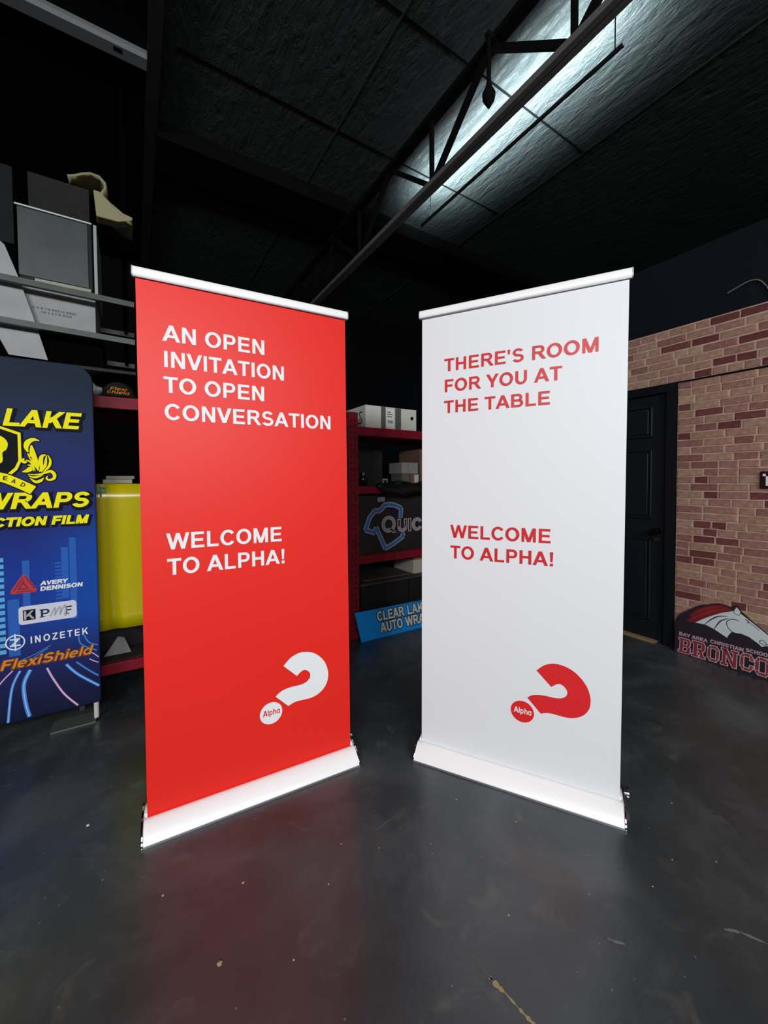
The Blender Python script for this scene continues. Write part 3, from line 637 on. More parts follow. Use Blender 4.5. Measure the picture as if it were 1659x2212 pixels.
# black bag slumped over the front of the middle shelf
bg = MB(); rows = [(1.213, 1.87, 2.52, 2.930), (1.26, 1.80, 2.55, 2.925), (1.305, 1.76, 2.56, 2.932), (1.335, 1.80, 2.54, 2.955), (1.345, 1.86, 2.5, 2.99), (1.328, 1.92, 2.45, 3.03)]
for j, (z, a, b, y) in enumerate(rows):
    for i in range(15):
        tt = i / 14; bg.v.append((a + (b - a) * tt, y + .008 * math.sin(tt * 19 + j * 1.3), z + .012 * math.sin(tt * 13 + j)))
for j in range(len(rows) - 1):
    for i in range(14): k = j * 15 + i; bg.f.append((k, k + 1, k + 16, k + 15))
bgo = bg.build('plastic_bag', mat('black_bag_plastic', (16, 16, 18), .3, bump=(14, .6, .01)), None, (2.1, 2.93, 1.309), True); sol = bgo.modifiers.new('thick', 'SOLIDIFY'); sol.thickness = .006
tag(bgo, 'black plastic bag slumped over the middle shelf edge', 'bag')
# glossy black jar and a square tag on the middle shelf
jr = at('jar', (1.70, 3.05, 1.309), 'glossy black jar on the middle shelf next to the red upright', 'jar')
MB().tube([(1.70, 3.05, 1.309), (1.70, 3.05, 1.32), (1.70, 3.05, 1.38), (1.70, 3.05, 1.40)], [.03, .038, .038, .028], 18).build('body', mat('glossy_black', (10, 10, 12), .08), jr, (1.70, 3.05, 1.309), True)
MB().tube([(1.70, 3.05, 1.40), (1.70, 3.05, 1.425)], .024, 18).build('lid', mat('silver_lid', (150, 150, 152), .2, metal=1), jr, (1.70, 3.05, 1.309), True)
tg = at('square_tag', (1.915, 3.02, 1.309), 'small white square tag with a dark centre on the middle shelf', 'tag')
MB().box(1.888, 1.940, 3.02, 3.026, 1.309, 1.372).build('plate', mat('tag_white', (170, 172, 170), .6), tg, (1.915, 3.02, 1.309)); MB().box(1.900, 1.928, 3.0188, 3.02, 1.322, 1.358).build('window', INKBLACK, tg, (1.915, 3.02, 1.309))
# quick shirt board standing on the lower shelf
qb = at('sign_board', (2.1, 2.962, .709), 'black board with a blue outlined shirt on the lower rack shelf', 'sign'); qo = (2.1, 2.962, .709)
QY = 3.005
qpn = MB().plate([(1.628, .709), (2.72, .709), (2.72, 1.222), (1.622, 1.222)], QY, QY + .012).build('panel', mat('black_board', (34, 34, 33), .5, vary=(5, .35)), qb, qo)
MB().box(1.618, 1.6275, QY, QY + .012, .709, 1.222).build('panel_edge', mat('tan_edge', (120, 100, 70), .7), qb, qo)
def qf(polys, dy, m, name, label=None):
    mb = MB()
    for i, p in enumerate(polys): mb.flat(p, QY - dy - .00003 * (i % 5))
    o = mb.build(name, m, qpn, qo); tag(o, label); return o
shirt1 = [(2.069, 1.013), (2.078, 1.100), (2.003, 1.130), (1.945, 1.139), (1.889, 1.131), (1.873, 1.105), (1.833, 1.083), (1.794, 1.088), (1.740, 1.031), (1.697, .922), (1.789, .892), (1.805, .938), (1.902, .741), (2.000, .782), (2.102, .838), (2.088, .868)]
def pl(pts, wd): return [q for i in range(len(pts) - 1) for q in [_grow(strokepoly([pts[i], pts[i + 1]], wd)[0], wd * .12)]]
qf(pl(shirt1, .036), .0006, mat('pale_blue_print2', (150, 178, 208), .5), 'shirt_outline', 'pale edge of the shirt drawing')
qf(pl(shirt1, .022), .0012, mat('steel_blue_print', (70, 106, 168), .5), 'shirt_stroke', 'blue outline of a shirt')
qf([[(1.93, 1.035), (2.05, 1.015), (2.06, 1.09), (1.95, 1.115)]], .0004, mat('dark_navy_print', (22, 24, 42), .5), 'shirt_shade')
lq = quads('QUICK', 1.866, .888, .0, .135)
def word(grow, dy, m):
    qs = quads('Q', 1.868, .890, .150, .137, 0, grow) + quads('UICK', 2.040, .884, .40, .112, 0, grow)
    qf(qs, dy, m, 'lettering', 'outlined lettering')
word(.006, .0018, mat('pale_pink_print', (176, 168, 176), .5)); word(-.004, .0024, mat('ink_black_2', (14, 13, 20), .5))
tag(MB().box(1.818, 1.893, 2.995, 3.003, 1.166, 1.207).build('price_tag', mat('tag_grey', (150, 156, 158), .6), qb, qo), 'pale tag')
# lower shelf clutter
carton(1.66, 2.17, 3.02, 3.45, .201, .43, mat('black_tote', (24, 25, 26), .5), 'black storage tote on the bottom shelf', 'storage_tote')
tag(MB().box(1.63, 2.36, 2.985, 3.47, .4315, .452).build('folded_sheet', mat('charcoal_sheet', (58, 56, 52), .7, vary=(5, .2)), None, (2, 2.985, .4315), bevel=.004), 'charcoal folded sheet lying over the black tote', 'sheet')
tag(MB().box(1.70, 2.20, 3.05, 3.46, .453, .468).build('folded_sheet', mat('taupe_sheet', (76, 70, 64), .7, vary=(5, .2)), None, (2, 3.05, .453), bevel=.004), 'taupe sheet lying on top of the charcoal sheet', 'sheet')
t, l = carton(2.255, 2.60, 3.06, 3.40, .453, .585, mat('cream_carton', (190, 184, 168), .8), 'cream carton with a wooden strip on the bottom shelf pile')
MB().box(2.255, 2.60, 3.055, 3.40, .587, .622).build('wood_strip', mat('raw_wood', (150, 118, 74), .7), t, l)
carton(2.20, 2.55, 3.05, 3.45, .201, .43, MAT['black_tote'], 'black storage tote beside the first on the bottom shelf', 'storage_tote')

# left bay: cap, wrapped bundles, boards, yellow sheet, papers
cp = at('baseball_cap', (-.075, 3.045, 1.8785), 'black baseball cap with orange lettering on the top shelf', 'cap'); co = (-.075, 3.045, 1.8785)
cm = MB(); nr, ns = 9, 28
for j in range(nr):
    a = R(90 * j / (nr - 1)); rr = math.cos(a) ** .85
    for i in range(ns):
        b = 2 * math.pi * i / ns; cm.v.append((-.075 + .096 * rr * math.cos(b), 3.09 + .10 * rr * math.sin(b), 1.881 + .112 * math.sin(a)))
for j in range(nr - 1):
    for i in range(ns): cm.f.append((j * ns + i, j * ns + (i + 1) % ns, (j + 1) * ns + (i + 1) % ns, (j + 1) * ns + i))
CAPM = mat('black_cap_cloth', (12, 12, 15), .85)
cm.build('crown', CAPM, cp, co, True)
br = MB()
for k in range(2):
    for i in range(15):
        b = R(200 + 140 * i / 14); rr = .098 + .055 * k * math.sin(math.pi * i / 14) ** .6
        br.v.append((-.075 + rr * math.cos(b), 3.09 + rr * math.sin(b) * (1.0 if k == 0 else 1.0), 1.888 - .006 * k))
for i in range(14): br.f.append((i, i + 1, 16 + i, 15 + i))
bo_ = br.build('brim', CAPM, cp, co, True); bo_.modifiers.new('thick', 'SOLIDIFY').thickness = .004
MB().tube([(-.075, 3.09, 1.992), (-.075, 3.09, 1.997)], [.008, .003], 10).build('button', CAPM, cp, co, True)
for txt, x0, z0, wd in (('Flexi', -.118, 1.927, .085), ('Shield', -.138, 1.904, .118)):
    mb = MB()
    for q in quads(txt, x0, z0, wd, .021, .3):
        vs = []
        for a, z in q:
            sa = max(-1, min(1, (z - 1.881) / .112)); r_ = math.cos(math.asin(sa)) ** .85; dx = (a + .075) / (.096 * r_ + 1e-6)
            vs.append((a, 3.09 - .10 * r_ * math.sqrt(max(.02, 1 - dx * dx)) - .0025, z))
        mb.add(vs, [(0, 1, 2, 3)])
    tag(mb.build('embroidery', org, cp, co), 'orange embroidered lettering')
WRAP = mat('crumpled_clear_wrap', (132, 140, 142), .25, bump=(22, 1.0, .02), vary=(10, .4))
def lump(name, c, rx, ry, rz, m, label, cat, seed):
    rr = random.Random(seed); mb = MB(); nr, ns = 8, 14
    for j in range(nr + 1):
        a = -math.pi / 2 + math.pi * j / nr
        for i in range(ns):
            b = 2 * math.pi * i / ns; k = 1 + rr.uniform(-.14, .14)
            mb.v.append((c[0] + rx * k * math.cos(a) * math.cos(b), c[1] + ry * k * math.cos(a) * math.sin(b), max(c[2], c[2] + rz + rz * k * math.sin(a))))
    for j in range(nr):
        for i in range(ns): mb.f.append((j * ns + i, j * ns + (i + 1) % ns, (j + 1) * ns + (i + 1) % ns, (j + 1) * ns + i))
    tag(mb.build(name, m, None, c, True), label, cat)
lump('wrapped_bundle', (-.245, 3.16, 1.8785), .085, .09, .055, WRAP, 'crumpled clear plastic bundle left of the cap', 'bundle', 3)
lump('wrapped_bundle', (.135, 3.17, 1.8785), .09, .09, .05, WRAP, 'crumpled clear plastic bundle right of the cap', 'bundle', 4)
BOARD = mat('off_white_board', (176, 170, 152), .75, vary=(8, .1))
tag(MB().plate([(-.166, 1.343), (-.012, 1.343), (-.012, 1.370), (-.166, 1.370)], 3.0, 3.20).build('paper_block', BOARD, None, (-.09, 3.0, 1.343), bevel=.004), 'lower off-white paper block above the yellow sheet', 'paper block')
tag(MB().box(-.150, .0, 3.01, 3.22, 1.371, 1.392).build('paper_block', mat('greyed_board', (150, 146, 136), .75, vary=(8, .15)), None, (-.075, 3.01, 1.371), bevel=.004), 'upper greyed paper block above the yellow sheet', 'paper block')
ys = at('yellow_sheet', (-.08, 2.93, .45), 'glossy yellow plastic sheet hanging down the front of the rack', 'sheet'); yo = (-.08, 2.93, .45)
ym = MB(); nx, nz = 36, 10
for j in range(nz + 1):
    for i in range(nx + 1):
        x = -.34 + .54 * i / nx; z = .452 + .89 * j / nz
        g = math.exp(-((x + .12 + .004 * j) / .034) ** 2); ym.v.append((x, 2.928 - .004 * math.sin((x + .02) * 9) * (1 - .6 * j / nz) + .016 * g * (1 - j / nz) - .022, z))
for j in range(nz):
    for i in range(nx): k = j * (nx + 1) + i; ym.f.append((k, k + 1, k + nx + 2, k + nx + 1))
yso = ym.build('sheet', mat('glossy_yellow_plastic', (196, 182, 8), .22), ys, yo, True); yso.modifiers.new('thick', 'SOLIDIFY').thickness = .002
tag(MB().plate([(-.230, 1.290), (-.146, 1.292), (-.144, 1.332), (-.230, 1.332)], 2.893, 2.896).build('green_sticker', mat('green_sticker', (112, 150, 72), .5), ys, yo), 'green sticker')
MB().box(-.176, -.168, 2.8915, 2.893, 1.268, 1.325).box(-.166, -.150, 2.8915, 2.893, 1.308, 1.322).build('sticker_print', mat('dark_green_print', (48, 84, 40), .5), ys, yo)
tag(MB().plate([(-.190, .2265), (-.042, .2265), (-.078, .312), (-.115, .324)], 3.10, 3.112).warp(lambda x, y, z: (x, y + (z - .2265) * .6, z)).build('folded_paper', mat('grey_paper', (150, 150, 148), .6), None, (-.1, 3.10, .2265)), 'folded grey paper leaning on the bottom rack shelf', 'paper')
carton(-.62, .45, 3.22, 3.48, .227, .52, MAT['black_tote'], 'long black bin on the left bottom rack shelf', 'storage_tote')
carton(-.50, .30, 3.12, 3.48, 1.394, 1.60, mat('black_case', (9, 9, 10), .9, spec=.05), 'black equipment case on the shelf above the yellow sheet', 'equipment_case') if False else carton(-.50, .30, 3.25, 3.48, 1.343, 1.62, mat('black_case', (9, 9, 10), .9, spec=.05), 'black equipment case behind the paper blocks', 'equipment_case')

# ------------------------------------------------------------------ blue sign leaning at the foot of the rack
sg = thing('leaning_sign', (1.57, 2.868, 0), 'bright blue sign with two lines of pale lettering leaning on the rack', 'sign')
sgo = (1.57, 2.868, 0)
slean = lambda x, y, z: (x + .0 * z, y + .26 * z, z)
k = 2.88 / 2.9
sp_ = MB().plate([(1.572, .0), (2.86, .0), (2.86, .222), (1.545, .236)], 2.868, 2.876).warp(slean).build('plate', mat('sky_blue_sign', (16, 150, 240), .5, spec=.2), sg, sgo)
sg2 = MB().plate([(2.0, .0005), (2.86, .0005), (2.86, .2215), (1.70, .2335)], 2.8674, 2.868).warp(slean).build('gradient_patch', mat('deep_blue_sign', (18, 98, 164), .45), sg, sgo) if False else None
for txt, x0, z0, wd in (('CLEAR', 1.753, .134, .287), ('LAKE', 2.077, .134, .236), ('AUTO', 1.770, .040, .234), ('WRAPS', 2.036, .040, .33)):
    for gr, dy, m in ((.008, .0010, mat('dark_blue_print', (12, 34, 62), .5)), (.0015, .0018, mat('pale_grey_print', (214, 216, 212), .6, spec=.2))):
        mb = MB()
        for i, q in enumerate(quads(txt, x0, z0, wd, .078, 0, gr)): mb.flat(q, 2.868 - dy - .00003 * (i % 5))
        tag(mb.warp(slean).build('lettering', m, sg, sgo), 'pale grey lettering' if gr < .005 else 'dark outline of the lettering')

# ------------------------------------------------------------------ contour-cut horse sign leaning on the brick
hsn = thing('mascot_sign', (3.545, 1.4, 0), 'contour cut sign with a white horse head and red block letters', 'sign', R(-90)); hsn.name = 'school_sign'
hl = lambda x, y, z: (x, y + .12 * z, z)
hout = [(.028, .0), (.027, .227), (.037, .268), (.059, .303), (.083, .323), (.102, .338), (.147, .375), (.180, .398), (.232, .418), (.286, .438), (.321, .436), (.367, .427), (.377, .444), (.390, .450), (.415, .414), (.490, .352), (.560, .300), (.590, .274), (.598, .245), (.590, .215), (.64, .20), (.70, .19), (.70, .0)]
hb = MB().plate(hout[::-1], 0, .008).warp(hl).build('board', mat('dark_plum_print', (38, 30, 40), .45), hsn)
def hf(polys, dy, m, name, label=None):
    mb = MB()
    for i, p in enumerate(polys): mb.flat(p, -dy - .00003 * (i % 5))
    o = mb.warp(hl).build(name, m, hb); tag(o, label); return o
HW_ = mat('horse_white_print', (206, 216, 216), .45); HD = mat('horse_line_print', (44, 36, 48), .5)
mane = [(.098, .258), (.124, .293), (.116, .305), (.152, .356), (.196, .386), (.251, .414), (.304, .430), (.340, .424), (.373, .409), (.307, .375), (.255, .341), (.201, .301), (.153, .260), (.126, .257)]
hf([mane], .0008, mat('mane_red_print', (118, 26, 32), .5), 'mane', 'dark red mane')
hf(strokepoly(smooth([(.13, .278), (.19, .33), (.25, .37), (.33, .405)], 4), .016, True) + strokepoly(smooth([(.16, .34), (.22, .385), (.30, .415)], 4), .010, True), .0012, mat('mane_highlight_print', (146, 34, 36), .5), 'mane_strands')
head = [(.153, .260), (.201, .301), (.255, .341), (.307, .375), (.373, .405), (.378, .412), (.389, .437), (.408, .416), (.414, .398), (.490, .346), (.560, .296), (.582, .274), (.586, .250), (.575, .226), (.552, .220), (.534, .208), (.515, .224), (.492, .237), (.465, .253), (.426, .261), (.393, .258), (.372, .260), (.356, .233), (.347, .209), (.315, .224), (.271, .246), (.218, .263)]
hf([head], .0016, HW_, 'horse_head', 'white horse head')
ln = strokepoly(smooth([(.212, .262), (.238, .298), (.273, .333), (.308, .352), (.345, .357)], 4), .008, True) + strokepoly(smooth([(.269, .246), (.290, .291), (.310, .321), (.349, .346)], 4), .008, True)
for pts, wd in (([(.405, .343), (.385, .350), (.358, .341), (.341, .321), (.341, .302), (.354, .276), (.374, .259)], .0045), ([(.563, .234), (.546, .224), (.524, .233), (.522, .243), (.532, .252), (.545, .248), (.558, .232)], .004), ([(.376, .412), (.383, .388), (.403, .385), (.414, .401)], .003), ([(.461, .350), (.487, .337), (.517, .313)], .003), ([(.440, .364), (.452, .362), (.461, .350), (.450, .348)], .005)):
    ln += strokepoly(smooth(pts, 4), wd)
hf(ln, .0022, HD, 'horse_lines', 'dark lines of mane, jaw, eye and nostril')
def octo(c): return [(c, 0), (1 - c, 0), (1, c), (1, 1 - c), (1 - c, 1), (c, 1), (0, 1 - c), (0, c)]
def octring(t, u, skip=()):
    o = octo(.22); i_ = [(t + (1 - 2 * t) * a, u + (1 - 2 * u) * b) for a, b in octo(.1)]
    return [[o[k], o[(k + 1) % 8], i_[(k + 1) % 8], i_[k]] for k in range(8) if k not in skip]
SL = {
 'B': _r(.12, 0, .40, 1) + _r(0, 0, .5, .15) + _r(0, .85, .5, 1) + _r(.4, 0, .82, .16) + _r(.4, .84, .82, 1) + _r(.4, .42, .82, .58) + [[(.72, 0), (.84, 0), (1, .12), (1, .40), (.9, .5), (.72, .5)]] + [[(.72, .5), (.88, .5), (.97, .6), (.97, .88), (.84, 1), (.72, 1)]],
 'R': _r(.12, 0, .40, 1) + _r(0, 0, .5, .15) + _r(0, .85, .5, 1) + _r(.4, .84, .82, 1) + _r(.4, .40, .80, .56) + [[(.70, .42), (.86, .42), (.95, .56), (.95, .88), (.84, 1), (.70, 1)]] + [[(.48, .42), (.74, .42), (.90, .1), (.66, .1)]] + _r(.60, 0, 1.0, .15),
 'O': octring(.27, .17),
 'C': octring(.27, .17, (2,)) + _r(.73, .22, 1, .36) + _r(.73, .64, 1, .78),
 'N': _r(.09, 0, .30, 1) + _r(0, 0, .42, .15) + _r(0, .85, .36, 1) + _r(.70, 0, .91, 1) + _r(.58, .85, 1, 1) + [[(.12, 1), (.34, 1), (.91, 0), (.68, 0)]],
 'S': [[(.2, .84), (.8, .84), (.8, 1), (.2, 1)], [(.8, 1), (1, .84), (1, .68), (.74, .68), (.74, .84)], [(.2, 1), (0, .84), (0, .56), (.26, .56), (.26, .84)], [(.0, .58), (.8, .40), (1, .44), (.2, .60)], [(.74, .44), (1, .44), (1, .16), (.8, 0), (.74, .16)], [(.2, 0), (.8, 0), (.8, .16), (.2, .16)], [(0, .32), (.26, .32), (.26, .16), (.2, 0), (0, .16)]],
}
big, bigo = [], []
for ch, x0, x1, z0, z1 in (('B', .055, .134, .010, .120), ('R', .143, .228, .010, .125), ('O', .239, .309, .014, .125), ('N', .319, .416, .014, .131), ('C', .426, .497, .022, .136), ('O', .505, .580, .018, .136), ('S', .590, .658, .018, .136)):
    for q in SL[ch]:
        p = [(x0 + a * (x1 - x0), z0 + b * (z1 - z0)) for a, b in q]; big.append(_grow(p, -.0012)); bigo.append(_grow(p, .0032))
hf(bigo, .0008, mat('pale_pink_outline', (206, 176, 182), .5), 'lettering_outline', 'pale outline of the block letters')
hf(big, .0016, mat('brick_red_print', (132, 44, 56), .5), 'lettering', 'red block letters')
for txt, x0, x1, z0 in (('BAY AREA', .056, .236, .137), ('CHRISTIAN', .252, .440, .143), ('SCHOOL', .454, .585, .150)):
    qs = quads(txt, x0, z0, x1 - x0, .024, 0, .0012); k = 0
    for wrd in txt.split(' '):
        n = sum(len(G[c][1]) for c in wrd); hf(qs[k:k + n], .0010, mat('dull_pink_print', (176, 140, 150), .5), 'lettering', 'small pale lettering'); k += n

# ------------------------------------------------------------------ overhead storage frame with boxes and panels (upper left)
lf = thing('overhead_rack', (-1.0, 2.95, 2.03), 'dark steel storage rack hanging above the red pallet rack', 'rack'); lo = (-1.0, 2.95, 2.03)
RAILM = mat('dull_galvanised_rail', (62, 68, 66), .5, metal=.2, vary=(7, .35))
for z0, z1, zz in ((2.482, 2.453, 'upper'), (2.255, 2.222, 'lower')):
    for y in (2.95, 3.56):
        MB().bar((-2.1, y, z0 + .018), (.02, y, z1 + (.0)), .03, .032).build('rail', RAILM, lf, lo)
for x in (-2.05, -.03):
    for z in (2.235, 2.465): MB().bar((x, 2.966, z), (x, 3.585, z), .02).build('arm', mat('dim_steel', (6, 6, 6), 1, spec=0), lf, lo)
    for y in (3.60,): MB().box(x - .018, x + .018, y - .016, y + .016, 2.03, 4.3).build('hanger_post', mat('dim_steel', (6, 6, 6), 1, spec=0), lf, lo)
MB().box(-2.1, .02, 2.97, 3.58, 2.028, 2.046).build('deck', mat('black_deck', (10, 10, 11), .7), lf, lo)
tag(MB().box(-.535, -.15, 3.06, 3.5, 2.047, 2.268).build('storage_tote', mat('matte_black_crate', (6, 6, 7), 1, spec=.02), None, (-.36, 3.06, 2.047)), 'black crate under the white printed carton up on the frame', 'crate')
t, l = carton(-.522, -.182, 3.05, 3.48, 2.269, 2.508, mat('greyed_white_carton', (150, 152, 154), .65, vary=(4, .18)), 'white carton with faint print up on the hanging frame')
pr = MB()
random.seed(5)
for row, (xa, xb, z) in enumerate(((-.478, -.272, 2.366), (-.44, -.30, 2.345))):
    x = xa
    while x < xb: wv = random.uniform(.004, .012); pr.box(x, x + wv, 3.0482, 3.0495, z - .004 * (x - xa) / .2, z + .010); x += wv + random.uniform(.003, .010)
pr.build('faint_print', mat('faint_grey_print', (92, 94, 100), .6), t, l)
tag(MB().plate([(-.62, 2.166), (-.579, 2.07), (-.411, 2.065), (-.472, 2.308), (-.508, 2.437), (-.524, 2.498), (-.582, 2.674), (-.66, 2.74), (-.75, 2.74)], 3.012, 3.030).build('foam_board', mat('white_foam_board', (156, 158, 160), .6, bump=(6, .25, .02), vary=(5, .15)), None, (-.55, 3.012, 2.065)), 'tilted white foam board behind the two rails', 'board')
DP = mat('smoky_panel', (58, 65, 65), .4, vary=(6, .25))
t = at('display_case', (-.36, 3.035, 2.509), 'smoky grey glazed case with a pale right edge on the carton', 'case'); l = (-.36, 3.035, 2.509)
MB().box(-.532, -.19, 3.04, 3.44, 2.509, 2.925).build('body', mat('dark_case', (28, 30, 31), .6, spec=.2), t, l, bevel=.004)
MB().box(-.529, -.212, 3.035, 3.0395, 2.538, 2.918).build('pane', DP, t, l)
MB().box(-.540, -.19, 3.03, 3.04, 2.923, 2.932).build('top_edge_highlight', mat('edge_highlight', (196, 204, 206), .3), t, l)  # pale strip standing in for light caught along the top front edge
MB().box(-.182, -.166, 3.03, 3.44, 2.509, 2.925).build('side_edge', mat('pale_edge', (150, 162, 160), .4), t, l)
MB().box(-.46, -.20, 3.028, 3.0395, 2.512, 2.530).build('bottom_edge', mat('cream_edge', (150, 150, 132), .5), t, l)
tag(MB().box(-.178, -.162, 3.05, 3.44, 2.269, 2.507).build('edge_strip', mat('pale_strip', (112, 120, 118), .5), None, (-.17, 3.05, 2.269)), 'pale upright strip beside the white printed carton', 'strip') if False else None
carton(-.484, -.200, 3.06, 3.44, 2.9335, 3.145, mat('dusty_dark_carton', (38, 39, 38), .8, spec=.15, vary=(5, .2)), 'dusty dark carton on top of the smoky glazed case')
carton(-.90, -.545, 3.04, 3.46, 2.70, 3.13, mat('dark_green_carton', (25, 31, 31), .8, spec=.15, vary=(5, .2)), 'dark greenish carton at the left of the smoky case')
carton(-.95, -.545, 3.06, 3.46, 2.047, 2.699, mat('matte_black_crate', (6, 6, 7), 1, spec=.02), 'tall black crate holding up the dark greenish carton', 'crate')
# cream cloth draped over the top carton and falling at its right
cl = MB(); prof = [(-.30, 3.172, .0), (-.27, 3.195, .0), (-.235, 3.222, .0), (-.19, 3.238, 0), (-.14, 3.228, 0), (-.108, 3.190, 0), (-.11, 3.145, 0), (-.135, 3.115, 0), (-.09, 3.075, 0), (-.03, 3.030, 0), (.022, 3.008, 0)]
wid = [.03, .05, .055, .05, .06, .06, .05, .07, .10, .05, .02]
for i, (x, z, _) in enumerate(prof):
    for kk in range(6): cl.v.append((x + .004 * math.sin(kk * 2 + i), 3.02 + .06 * kk, z - .012 * math.sin(kk * 1.7 + i * .8) + .006 * kk))
for i in range(len(prof) - 1):
    for kk in range(5): a = i * 6 + kk; cl.f.append((a, a + 6, a + 7, a + 1))
clo = cl.build('draped_cloth', mat('cream_cloth', (150, 144, 112), .85, bump=(12, .5, .01)), None, (-.14, 3.02, 3.0), True); clo.modifiers.new('thick', 'SOLIDIFY').thickness = .012
tri = MB().plate([(-.176, 3.134), (-.145, 3.134), (-.088, 3.086), (-.024, 3.044), (.026, 3.034), (.019, 3.011), (-.053, 2.983), (-.164, 2.980)], 3.02, 3.10).build('hanging_flap', MAT['cream_cloth'], clo, (-.14, 3.02, 3.0), bevel=.006)
tag(clo, 'cream cloth draped over the dusty carton near the ceiling', 'cloth')

# ------------------------------------------------------------------ ceiling steel and fixtures
ts = thing('roof_truss', (2.0, 2.0, 3.6), 'black steel roof truss running back above the white banner', 'truss'); to = (2.0, 2.0, 3.6)
for dx in (-.022, .022):
    MB().box(2 + dx - .018, 2 + dx + .018, -6.9, 6.3, 3.62, 3.66).build('bottom_chord', mat('chord_steel', (96, 96, 95), .6), ts, to)
    MB().box(2 + dx - .018, 2 + dx + .018, -6.9, 6.3, 4.13, 4.17).build('top_chord', TRUSS, ts, to)
kk = -5
y = 1.27 - 1.18 * 5
while y < 6.1:
    MB().bar((2, y, 3.64), (2, y, 4.15), .028).build('web', TRUSS, ts, to)
    MB().bar((2, y, 3.64), (2, y + .59, 4.15), .036).build('web', TRUSS, ts, to)
    if y + 1.18 < 6.2: MB().bar((2, y + .59, 4.15), (2, y + 1.18, 3.64), .036).build('web', TRUSS, ts, to)
    y += 1.18
# slim strip light hung beyond the truss, shining up at the insulation
SLX, SLY, SLZ = 2.55, 2.30, 3.97
sl = thing('strip_light', (SLX, SLY, SLZ), 'slim strip light hung beyond the truss and lighting the ceiling', 'light'); so2 = (SLX, SLY, SLZ)
MB().extrude_x([(-.007, 0), (.007, 0), (.011, .016), (.009, .016), (.006, .004), (-.006, .004), (-.011, .018), (-.013, .018)], -1.0, 1.0).warp(lambda x, y, z: (SLX + y, SLY + x, SLZ + z)).build('housing', mat('fixture_housing', (20, 21, 22), .6), sl, so2)
for yb in (1.35, 3.15): MB().tube([(SLX, yb, SLZ + .004), (SLX, yb, 4.2995)], .004, 6).build('hanger_rod', TRUSS, sl, so2)
d = bpy.data.lights.new('strip_light_tube', 'AREA'); d.shape = 'RECTANGLE'; d.size = .011; d.size_y = 1.9; d.energy = 70; d.color = (.80, .97, 1.0); d.spread = R(150)
lo2 = bpy.data.objects.new('strip_light_tube', d); C.objects.link(lo2); lo2.parent = sl; lo2.location = (0, 0, .009); lo2.rotation_euler = (R(180), R(24), 0)
# hanging spindle fixture
hk = thing('hanging_hook', (2.0, 1.745, 3.66), 'black pointed fixture hanging on a rod beside the truss', 'fixture'); ho = (2.0, 1.745, 3.66)
hx = 1.93
MB().tube([(hx, 1.80, 4.14), (hx, 1.80, 3.84)], .014, 8).build('rod', TRUSS, hk, ho, True); MB().box(hx - .02, 2.0, 1.785, 1.815, 4.12, 4.15).build('bracket', TRUSS, hk, ho)
MB().tube([(hx, 1.80, 3.86), (hx, 1.80, 3.82), (hx, 1.80, 3.78), (hx, 1.80, 3.745), (hx, 1.80, 3.69)], [.014, .022, .042, .038, .004], 10).build('spindle', TRUSS, hk, ho, True)
# battens, wires and beams under the insulation
SEAM = mat('glossy_seam_tape', (74, 80, 80), .35, metal=.3)
for x, wd in ((1.49, .012), (3.475, .014)):
    struct(MB().box(x - wd / 2, x + wd / 2, -6.9, 6.3, 4.292, 4.2995).build('trim_1', SEAM), 'taped seam along the ceiling insulation')
for yv in (.2, 2.11, 3.08):
    struct(MB().box(.3, 3.46, yv - .006, yv + .006, 4.293, 4.2995).build('trim_2', TRUSS), 'thin dark strap across the ceiling')
struct(MB().box(.13, .21, -6.9, 6.3, 4.20, 4.2995).build('trim_3', mat('dim_beam', (38, 37, 36), .6)), 'dim beam running back along the ceiling')
struct(MB().box(.215, 6.9, 3.76, 3.87, 4.16, 4.2995).build('trim_4', TRUSS), 'black beam across the ceiling behind the banners')
struct(MB().box(.215, 6.9, 4.40, 4.44, 4.25, 4.2995).build('trim_5', TRUSS), 'narrow black beam across the far ceiling')
struct(MB().box(-4.9, .125, -6.9, 6.2, 4.27, 4.299).build('trim_6', BLACK), 'black painted ceiling panels on the left')
fx = thing('unlit_strip_fixture', (-.5, 3.235, 4.2), 'unlit pale strip fixture under the black ceiling at the upper left', 'light fixture'); fo = (-.5, 3.235, 4.2)
MB().extrude_x([(-.05, 4.2695), (-.06, 4.235), (-.045, 4.215), (.045, 4.215), (.06, 4.235), (.05, 4.2695)], -1.5, .20).warp(lambda x, y, z: (x, y + 3.235, z)).build('housing', mat('dull_white_fixture', (120, 124, 126), .5), fx, fo)
MB().box(.20, .215, 3.18, 3.29, 4.205, 4.2695).build('end_cap', DARKSTEEL, fx, fo); MB().box(-.06, -.01, 3.205, 3.235, 4.2135, 4.2152).build('mark', DARKSTEEL, fx, fo)

# ------------------------------------------------------------------ scuffs and grit on the floor
random.seed(11)
def lumpy(r, seed):
    rr = random.Random(seed); mb = MB(); n = 7
    for j in range(4):
        z = r * .75 * j / 3; q = [1, 1.05, .75, .25][j]
        for i in range(n): a = 2 * math.pi * i / n; k = q * rr.uniform(.75, 1.2); mb.v.append((r * k * math.cos(a), r * k * math.sin(a), z))
    for j in range(3):
        for i in range(n): mb.f.append((j * n + i, j * n + (i + 1) % n, (j + 1) * n + (i + 1) % n, (j + 1) * n + i))
    mb.f.append(tuple(range(3 * n, 4 * n))); return mb
GR = mat('pale_grit', (170, 160, 140), .8); GW = mat('white_chip', (210, 210, 206), .6)
p = lumpy(.0075, 1).build('pebble', mat('tan_pebble', (150, 132, 110), .8), None, (0, 0, 0), True); p.location = (.173, 1.154, 0); tag(p, 'tan pebble lying alone in front of the red banner', 'pebble')
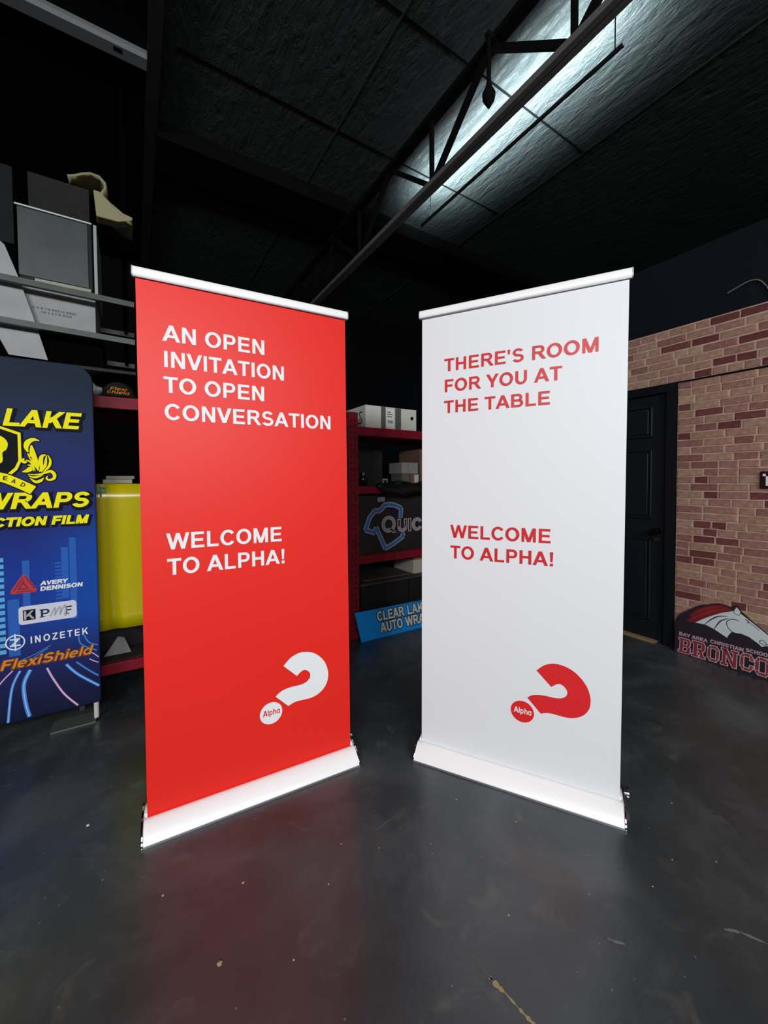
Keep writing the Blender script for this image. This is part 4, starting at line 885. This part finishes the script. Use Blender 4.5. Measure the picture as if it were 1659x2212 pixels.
p = lumpy(.0055, 2).build('paint_chip', GW, None, (0, 0, 0), True); p.location = (-.183, 1.914, 0); tag(p, 'white paint chip left of the red banner base', 'chip')
gm = lumpy(.003, 3).build('grit', GR); gm.location = (1.244, 1.011, 0)
spots = [(1.58, .607), (.62, 1.30), (.73, 1.21), (.52, 1.19), (.90, 1.12), (1.02, .98), (1.12, 1.22), (1.34, .78), (1.22, .70), (1.42, .60), (1.70, .52), (.35, 1.05), (.28, 1.35), (.95, .80), (1.55, .95), (1.86, .72), (.05, 1.45), (-.12, 1.62)]
tag(gm, 'tiny pale grit crumb scattered on the dark floor', 'grit', 'grit crumbs on the floor')
for i, (x, y) in enumerate(spots):
    g = gm.copy(); C.objects.link(g); g.location = (x, y, 0); s = random.uniform(.5, 1.2); g.scale = (s, s * random.uniform(.7, 1.3), s); g.rotation_euler = (0, 0, random.uniform(0, 6))
floor_o = bpy.data.objects['floor']
def scuff(pts, wd, m, seed):
    rr = random.Random(seed); pp = smooth(pts, 6); mb = MB(); n = len(pp)
    L = []
    for i, (x, y) in enumerate(pp):
        a = Vector(pp[max(0, i - 1)]); b = Vector(pp[min(n - 1, i + 1)]); d = (b - a).normalized(); h = wd * rr.uniform(.15, 1) * (.35 + .65 * math.sin(math.pi * (i + .5) / n)); nn = Vector((-d.y, d.x)); L.append((Vector((x, y)) + nn * h, Vector((x, y)) - nn * h))
    for a, b in L: mb.v += [(a.x, a.y, .0006), (b.x, b.y, .0006)]
    for i in range(n - 1): mb.f.append((2 * i, 2 * i + 1, 2 * i + 3, 2 * i + 2))
    mb.build('paint_scuff', m, floor_o)
scuff([(.778, .80), (.783, .745), (.787, .713)], .004, mat('dim_scuff', (84, 82, 74), .7), 1)
scuff([(.785, .725), (.788, .70), (.794, .68)], .010, mat('cream_scuff', (146, 136, 100), .7), 2)
scuff([(.794, .68), (.799, .64), (.806, .60), (.815, .55)], .006, MAT['cream_scuff'], 3)
scuff([(.666, 1.266), (.78, 1.282), (.951, 1.307)], .0016, mat('pale_scratch', (92, 92, 92), .6), 4)
scuff([(1.46, .425), (1.491, .395), (1.52, .34)], .006, mat('grey_scuff', (104, 106, 108), .7), 5)
scuff([(1.145, .60), (1.156, .583), (1.172, .566)], .007, mat('grey_scuff', (104, 106, 108), .7), 6)
